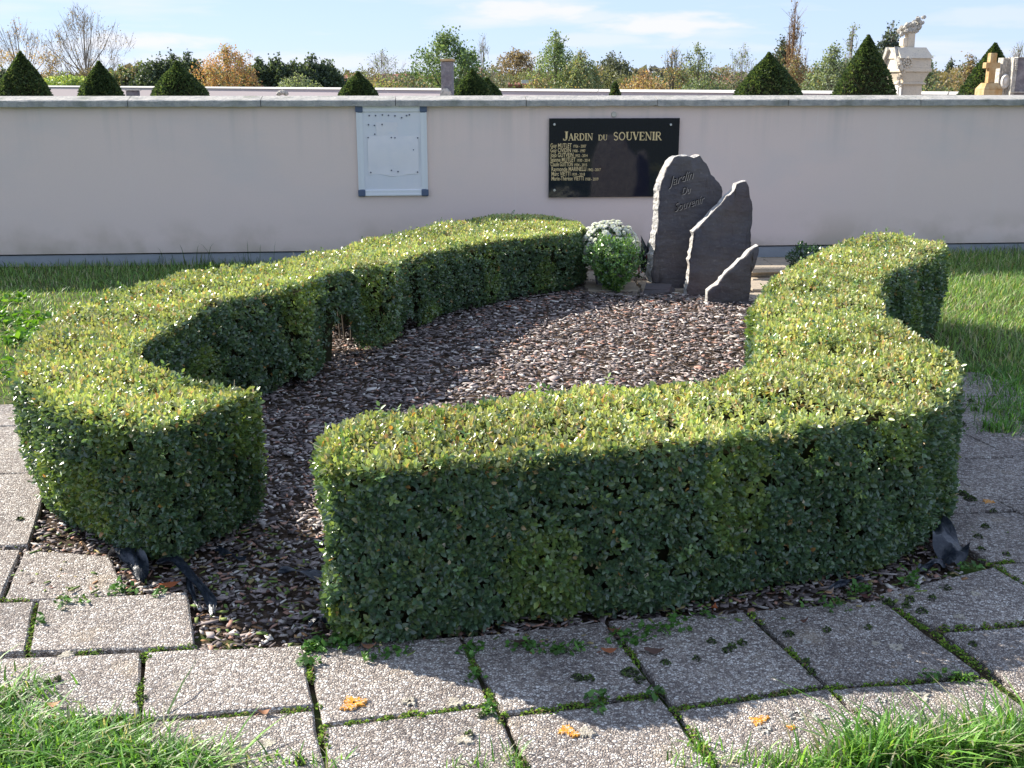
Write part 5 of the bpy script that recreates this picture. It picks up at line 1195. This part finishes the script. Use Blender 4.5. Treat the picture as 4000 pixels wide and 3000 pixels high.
# ------------------------------------------------------------------ trees beyond the far wall
def make_tree(name, label, cat, px, top, width, Y, leafc, leafw, nleaf, lsize, bark='bark', upright=.6, nb=16, twig=6, solid=.0, lowc=0.0, group='trees and shrubs beyond the far wall', blob=1.0, bare_top=0.0):
    nleaf = int(nleaf * 2.6); lsize = lsize * .60; leafc = [tuple(min(.6, q * 1.0 + .30 * sum(c) / 3 + .03) for q in c) for c in leafc]; hsc = .92 if (cat == 'tree' and top > 50) else 1.0  # crown colours greyed and lifted, distance haze painted into them
    width *= 1.2 if cat == 'tree' else 1.12
    if cat == 'shrub' and top > 255: width *= 1.35; top += 6
    x, _, zt = at(px, top, Y); hgt = zt * hsc; rad = width / F * Y / 2; s = Y * 1.0
    root = empty(name, (x, Y, 0)); tag(root, label, cat, group)
    mb = MB(); tips = []
    tw = max(.012, Y * .00022)
    tr = max(.05, hgt * .018); z0_ = hgt * .15
    mb.tube((0, 0, 0), (0, 0, hgt * .55), tr, tr * .55, 6); mb.tube((0, 0, hgt * .55), (R.normal(0, rad * .04), 0, hgt * .93), tr * .55, tw * .6, 5)
    # crown outline: broad low down, domed or pointed on top; twigs run up and outwards to fill it
    zb = hgt * (.10 if upright > .8 else .22)
    def prof(t): return rad * max(.03, (1 - abs((t - .38) / .64) ** (2.4 if upright < 1.9 else 1.3)) if t > .38 else (.62 + t)) * (1 if upright < 2 else .55 + .45 * (1 - t))
    ends = []
    for b in range(nb * twig):
        t = R.uniform(.05, 1) ** .8; a = R.uniform(0, 6.283); rr = prof(t) * R.uniform(.15, 1) ** .55 * (1 + .18 * math.sin(3 * a + px)); ends.append((Vector((rr * math.cos(a), rr * math.sin(a), zb + (hgt - zb) * t * R.uniform(.9, 1.12))), a, rr))
    for b in range(nb):
        e, a, rr = ends[b * twig]; z0 = max(.1, e.z * R.uniform(.25, .5)); q = Vector((e.x * .55, e.y * .55, z0 + (e.z - z0) * .45)); mb.tube((0, 0, z0), q, tr * .42, tr * .26, 4); mb.tube(q, e, tr * .26, tw * .5, 4)
    mb2 = MB()
    for e, a, rr in ends:
        d = Vector((math.cos(a) * .55 + R.normal(0, .35), math.sin(a) * .55 + R.normal(0, .35), .35 + upright * .7)).normalized(); l2 = R.uniform(.10, .24) * (hgt - zb); s0 = e - d * l2; s0.z = max(s0.z, .15)
        mb2.tube(s0, e, tw * .7, tw * .32, 3); tips.append((s0, e))
        for v in range(3):
            e0 = s0.lerp(e, R.uniform(.2, .8)); e1 = e0 + (d + Vector(R.normal(0, .45, 3))).normalized() * l2 * R.uniform(.35, .7); mb2.tube(e0, e1, tw * .45, tw * .22, 3); tips.append((e0, e1))
    mb.build('trunk', M[bark], root); tag(mb2.build('twigs', M[bark], root), kind='stuff')
    if nleaf:
        n = nleaf; ti = R.integers(0, len(tips), n); A0 = np.array([t[0][:] for t in tips]); B0 = np.array([t[1][:] for t in tips]); u = R.uniform(0, 1, (n, 1))
        P = A0[ti] * (1 - u) + B0[ti] * u + R.normal(0, .04 * rad + .03, (n, 3))
        if solid:
            k = int(n * solid); th = R.uniform(0, 6.283, k); zz = R.uniform(.02, 1, k) ** .8; lump = 1 + .22 * np.sin(th * 3 + zz * 5 + px) + .15 * np.sin(th * 7 - zz * 11)
            rr = rad * np.sqrt(np.clip(1 - (np.abs(zz - .42) / .60) ** 2.4, .02, 1)) * lump * R.uniform(.75, 1, k) ** .5
            P[:k] = np.stack([rr * np.cos(th), rr * np.sin(th), zz * hgt * R.uniform(.78, .95, k)], 1)
        if bare_top: P = P[(P[:, 2] < hgt * (1 - bare_top)) | (R.uniform(0, 1, len(P)) < .12)]; n = len(P)
        tag(leaf_mesh('crown', P, R.normal(0, 1, (n, 3)) + np.array((0, 0, .5)), R.normal(0, 1, (n, 3)), cmix(n, leafc, leafw, .3), lsize * R.uniform(.6, 1.3, n), M['leaf'], root, fine=False, wid=.4), kind='stuff')
    return root
OR = [(.42, .22, .07), (.30, .17, .06), (.35, .28, .10)]; OG = [(.06, .11, .03), (.09, .15, .04), (.12, .17, .06)]; DG = [(.022, .048, .02), (.035, .07, .025), (.05, .09, .03)]; YG = [(.22, .32, .03), (.30, .36, .04), (.14, .24, .03)]
PG = [(.16, .22, .09), (.22, .27, .12), (.12, .17, .06)]; BR = [(.20, .14, .08), (.26, .18, .09), (.14, .11, .06)]; RU = [(.45, .20, .05), (.36, .15, .05), (.18, .20, .06), (.40, .28, .07)]; YB = [(.34, .26, .08), (.22, .22, .07), (.30, .16, .07)]
T = make_tree
T('birch_tree', 'bare birch with orange tinged twigs at the far left', 'tree', 60, 62, 300, 95, OR, [2, 2, 2], 1500, .22, 'bark_pale', 1.1, 26, 8, bare_top=.35)
T('bare_tree', 'tall feathery grey bare tree second from the left', 'tree', 315, 40, 330, 96, BR, [1, 1, 1], 300, .2, 'bark_pale', 1.3, 34, 9)
T('shrub', 'dark green bush at the left edge above the wall', 'shrub', 5, 268, 90, 85, DG, [2, 2, 1], 1500, .3, solid=.9)
T('shrub', 'bright yellow green bush between the two left yews', 'shrub', 255, 283, 180, 75, YG, [2, 2, 2], 2200, .25, solid=.95)
for k, (px, top, w) in enumerate(((470, 262, 110), (545, 250, 120))): T('shrub', ['olive shrub behind the second yew, lower of two', 'olive shrub left of the dark conifer row'][k], 'shrub', px, top, w, 78, OG + BR, [2, 2, 2, 1, 1, 1], 1600, .25, solid=.7)
hed = [(600, 232, 120, 'dark conifer bush behind the broad yew, left half'), (665, 222, 120, 'dark conifer bush behind the broad yew apex'), (735, 222, 110, 'dark conifer bush touching the orange shrub'), (1010, 238, 100, 'dark conifer right of the orange shrub'), (1075, 228, 100, 'tall pointed dark conifer in the middle of the row'),
       (1145, 236, 110, 'dark conifer with pale lower growth in the row'), (1215, 232, 100, 'dark conifer near the right end of the row'), (1275, 242, 100, 'last dark conifer of the row beside the red roof')]
for px, top, w, lb in hed: T('conifer', lb, 'conifer', px, top, w * 1.25, 58, DG + OG[:1], [3, 3, 2, 1.2], 2200, .2, 'bark', 1.4, 14, 5, solid=.72)
T('shrub', 'large rusty orange autumn shrub before the conifers', 'shrub', 880, 188, 220, 56, RU, [3, 2, 2, 2], 3600, .13, 'bark_brown', 1.2, 18, 6, solid=.5)
T('shrub', 'pale green shrub in front of the dark conifer row', 'shrub', 1160, 285, 130, 54, PG, [2, 1, 2], 1200, .13, solid=.8)
T('bare_tree', 'small round bare tree left of the leafy green tree', 'tree', 1490, 195, 210, 50, PG, [1, 1, 1], 300, .1, 'bark_pale', .9, 24, 8)
T('shrub', 'yellow and brown low shrub right of the low yew', 'shrub', 1480, 300, 190, 46, YB + YG[:1], [2, 2, 1, 2], 1500, .12, solid=.85)
T('shrub', 'olive brown low shrub left of the grey pillar', 'shrub', 1600, 292, 160, 46, OG + BR, [2, 2, 1, 1, 1, 1], 1500, .12, solid=.85)
T('leafy_tree', 'leafy green upright tree behind the grey pillar', 'tree', 1745, 112, 270, 52, [(.08, .16, .035), (.12, .20, .05), (.06, .12, .03)], [2, 2, 1], 3000, .17, 'bark', 1.3, 26, 7, solid=.15)
T('bare_tree', 'bare twiggy tree at the right of the leafy green tree', 'tree', 1885, 118, 150, 55, PG, [1, 1, 1], 60, .12, 'bark_pale', 1.6, 16, 6)
T('oak_tree', 'distant brown autumn tree left of the pale green shrubs', 'tree', 2020, 186, 180, 90, BR, [2, 2, 1], 1900, .24, 'bark_brown', .6, 18, 7, solid=.3)
T('shrub', 'yellow low shrub right of the cream dormer', 'shrub', 2105, 285, 80, 42, YB + PG[:1], [2, 2, 1, 2], 900, .12, solid=.85)
T('leafy_shrub', 'tall pale green upright shrub with loose shoots', 'shrub', 2170, 146, 160, 44, [(.10, .18, .04), (.15, .23, .06), (.20, .25, .08)], [2, 2, 1], 2600, .12, 'bark', 1.8, 18, 6, solid=.35)
T('leafy_shrub', 'broad pale green shrub with a yellow patch behind the plaque', 'shrub', 2270, 208, 150, 43, PG + YB[:1], [2, 1, 2, 1], 2400, .12, solid=.75)
T('olive_tree', 'dense dark olive tree behind the tiny conifer', 'tree', 2395, 195, 160, 60, [(.05, .07, .03), (.07, .09, .045), (.10, .11, .05)], [2, 2, 1], 2600, .17, solid=.8)
T('shrub', 'orange brown low shrub right of the olive tree', 'shrub', 2515, 278, 150, 40, YB + RU[:1], [2, 1, 2, 1], 1900, .10, solid=.85)
T('autumn_tree', 'thin yellow leaved tree with bare top left of the stones', 'tree', 2635, 158, 150, 42, YB + PG[:1], [2, 2, 1, 1], 900, .11, 'bark', 1.4, 16, 6, bare_top=.25)
T('airy_tree', 'airy pale leaved tree leaning right above the stones', 'tree', 2735, 166, 170, 42, PG, [2, 2, 2], 700, .12, 'bark', 1.3, 16, 6)
T('shrub', 'green low shrub between the airy tree and the brown roof', 'shrub', 2750, 290, 150, 38, OG + PG, [2, 2, 1, 1, 1, 1], 1700, .10, solid=.85)
T('shrub', 'green and brown shrub in front of the long brown roof', 'shrub', 2870, 300, 140, 38, OG + BR, [2, 2, 1, 1, 1, 1], 1200, .10, solid=.85)
T('bare_tree', 'bare twiggy tree left of the broad yew', 'tree', 2905, 168, 190, 52, PG, [1, 1, 1], 250, .12, 'bark_pale', 1.0, 20, 7)
T('conifer', 'dark conifer behind the broad yew', 'conifer', 3060, 170, 120, 40, DG + BR[:1], [2, 2, 1, 1], 1700, .14, solid=.6)
T('poplar_tree', 'very tall slender bare tree reaching the top of the photograph', 'tree', 3110, 8, 200, 36, BR, [1, 1, 1], 120, .10, 'bark_brown', 2.4, 20, 6)
T('shrub', 'brown bare shrub at the foot of the slender tree', 'shrub', 3115, 215, 130, 34, BR + PG[:1], [2, 2, 1, 1], 1500, .09, 'bark_brown', 1.3, 16, 7, solid=.4)
T('airy_shrub', 'pale green airy shrub left of the tallest yew', 'shrub', 3260, 205, 220, 33, PG + OG[:2], [3, 3, 2, 1, 1], 2800, .10, 'bark', 1.0, 20, 6, solid=.5)
T('slender_tree', 'slender tree with pale tip shoots above the airy shrub', 'tree', 3335, 62, 120, 34, PG, [1, 1, 1], 260, .10, 'bark_pale', 2.6, 12, 5)
T('cypress_tree', 'dark cypress behind the white monument', 'conifer', 3480, 110, 130, 30, [(.02, .045, .035), (.04, .07, .045), (.08, .11, .07)], [2, 2, 1], 2400, .12, solid=.75)
T('shrub', 'pale shrub between the monument and the dark roof', 'shrub', 3625, 225, 110, 34, PG + OG[:1], [2, 2, 1, 2], 900, .10, 'bark', 1.0, 12, 6, solid=.3)
T('shrub', 'low green shrub under the dark roof', 'shrub', 3665, 315, 170, 32, OG + YB[:1], [2, 2, 1, 1], 1400, .09, solid=.85)
T('small_conifer', 'tiny distant conifer tip above the dark roof', 'conifer', 3715, 230, 28, 90, DG, [1, 1, 1], 300, .3, solid=.8)
T('shrub', 'brownish twiggy shrub right of the dark roof', 'shrub', 3795, 222, 130, 32, BR + YB[:1] + OG[:1], [2, 2, 1, 1, 1], 1600, .09, 'bark_brown', 1.2, 16, 7, solid=.45)
T('bare_tree', 'bare tree at the right edge behind the grey headstone', 'tree', 3985, 158, 170, 44, PG, [1, 1, 1], 80, .10, 'bark_pale', 1.2, 20, 7)
# a tangled hedgerow fills the space behind the separate trees
n = 60000; px_ = R.uniform(-200, 4200, n); Yy = 645.0 / (8 + px_ * .00571) * 1.0 + 26 + R.uniform(0, 6, n)
tp_ = 286 + 10 * np.sin(px_ * .013) + 9 * np.sin(px_ * .041 + 2) + 5 * np.sin(px_ * .11) + R.normal(0, 5, n)
hh_ = EYE + (HZ - tp_) / F * Yy; P = np.stack([(px_ - 2000) / F * Yy * (math.cos(PITCH) + math.sin(PITCH) * (0.02)), Yy, R.uniform(.05, 1, n) ** .7 * hh_], 1)
zone = np.floor((px_ + 25 * np.sin(px_ * .03)) / 95).astype(int) % 7; pal = np.array([(.15, .17, .08), (.20, .17, .11), (.12, .14, .07), (.24, .20, .11), (.17, .18, .10), (.26, .17, .09), (.13, .15, .09)])
C = pal[zone] * R.uniform(.6, 1.35, (n, 1))
tag(leaf_mesh('hedgerow', P, R.normal(0, .5, (n, 3)) + np.array((0, 0, .8)), R.normal(0, 1, (n, 3)), C, R.uniform(.07, .17, n), M['leaf'], None, fine=False, wid=.3), kind='stuff')
# distant wooded horizon
V = []; n = 9000; xx = R.uniform(-260, 260, n); hh_ = 3.2 + 1.2 * np.sin(xx * .05) + .8 * np.sin(xx * .17 + 1) + .5 * np.sin(xx * .51)
P = np.stack([xx, 320 + R.uniform(0, 14, n), R.uniform(0, 1, n) ** .7 * hh_ * 1.0], 1)
tag(leaf_mesh('distant_wood', P, R.normal(0, 1, (n, 3)) + np.array((0, 0, .7)), R.normal(0, 1, (n, 3)), cmix(n, [(.13, .13, .10), (.17, .15, .12), (.10, .11, .09)], [1, 1, 1]), R.uniform(1.2, 2.4, n), M['leaf'], None, fine=False, wid=.4), kind='stuff')
# the hedge line and trees that stand behind the photographer and mirror in the plaque
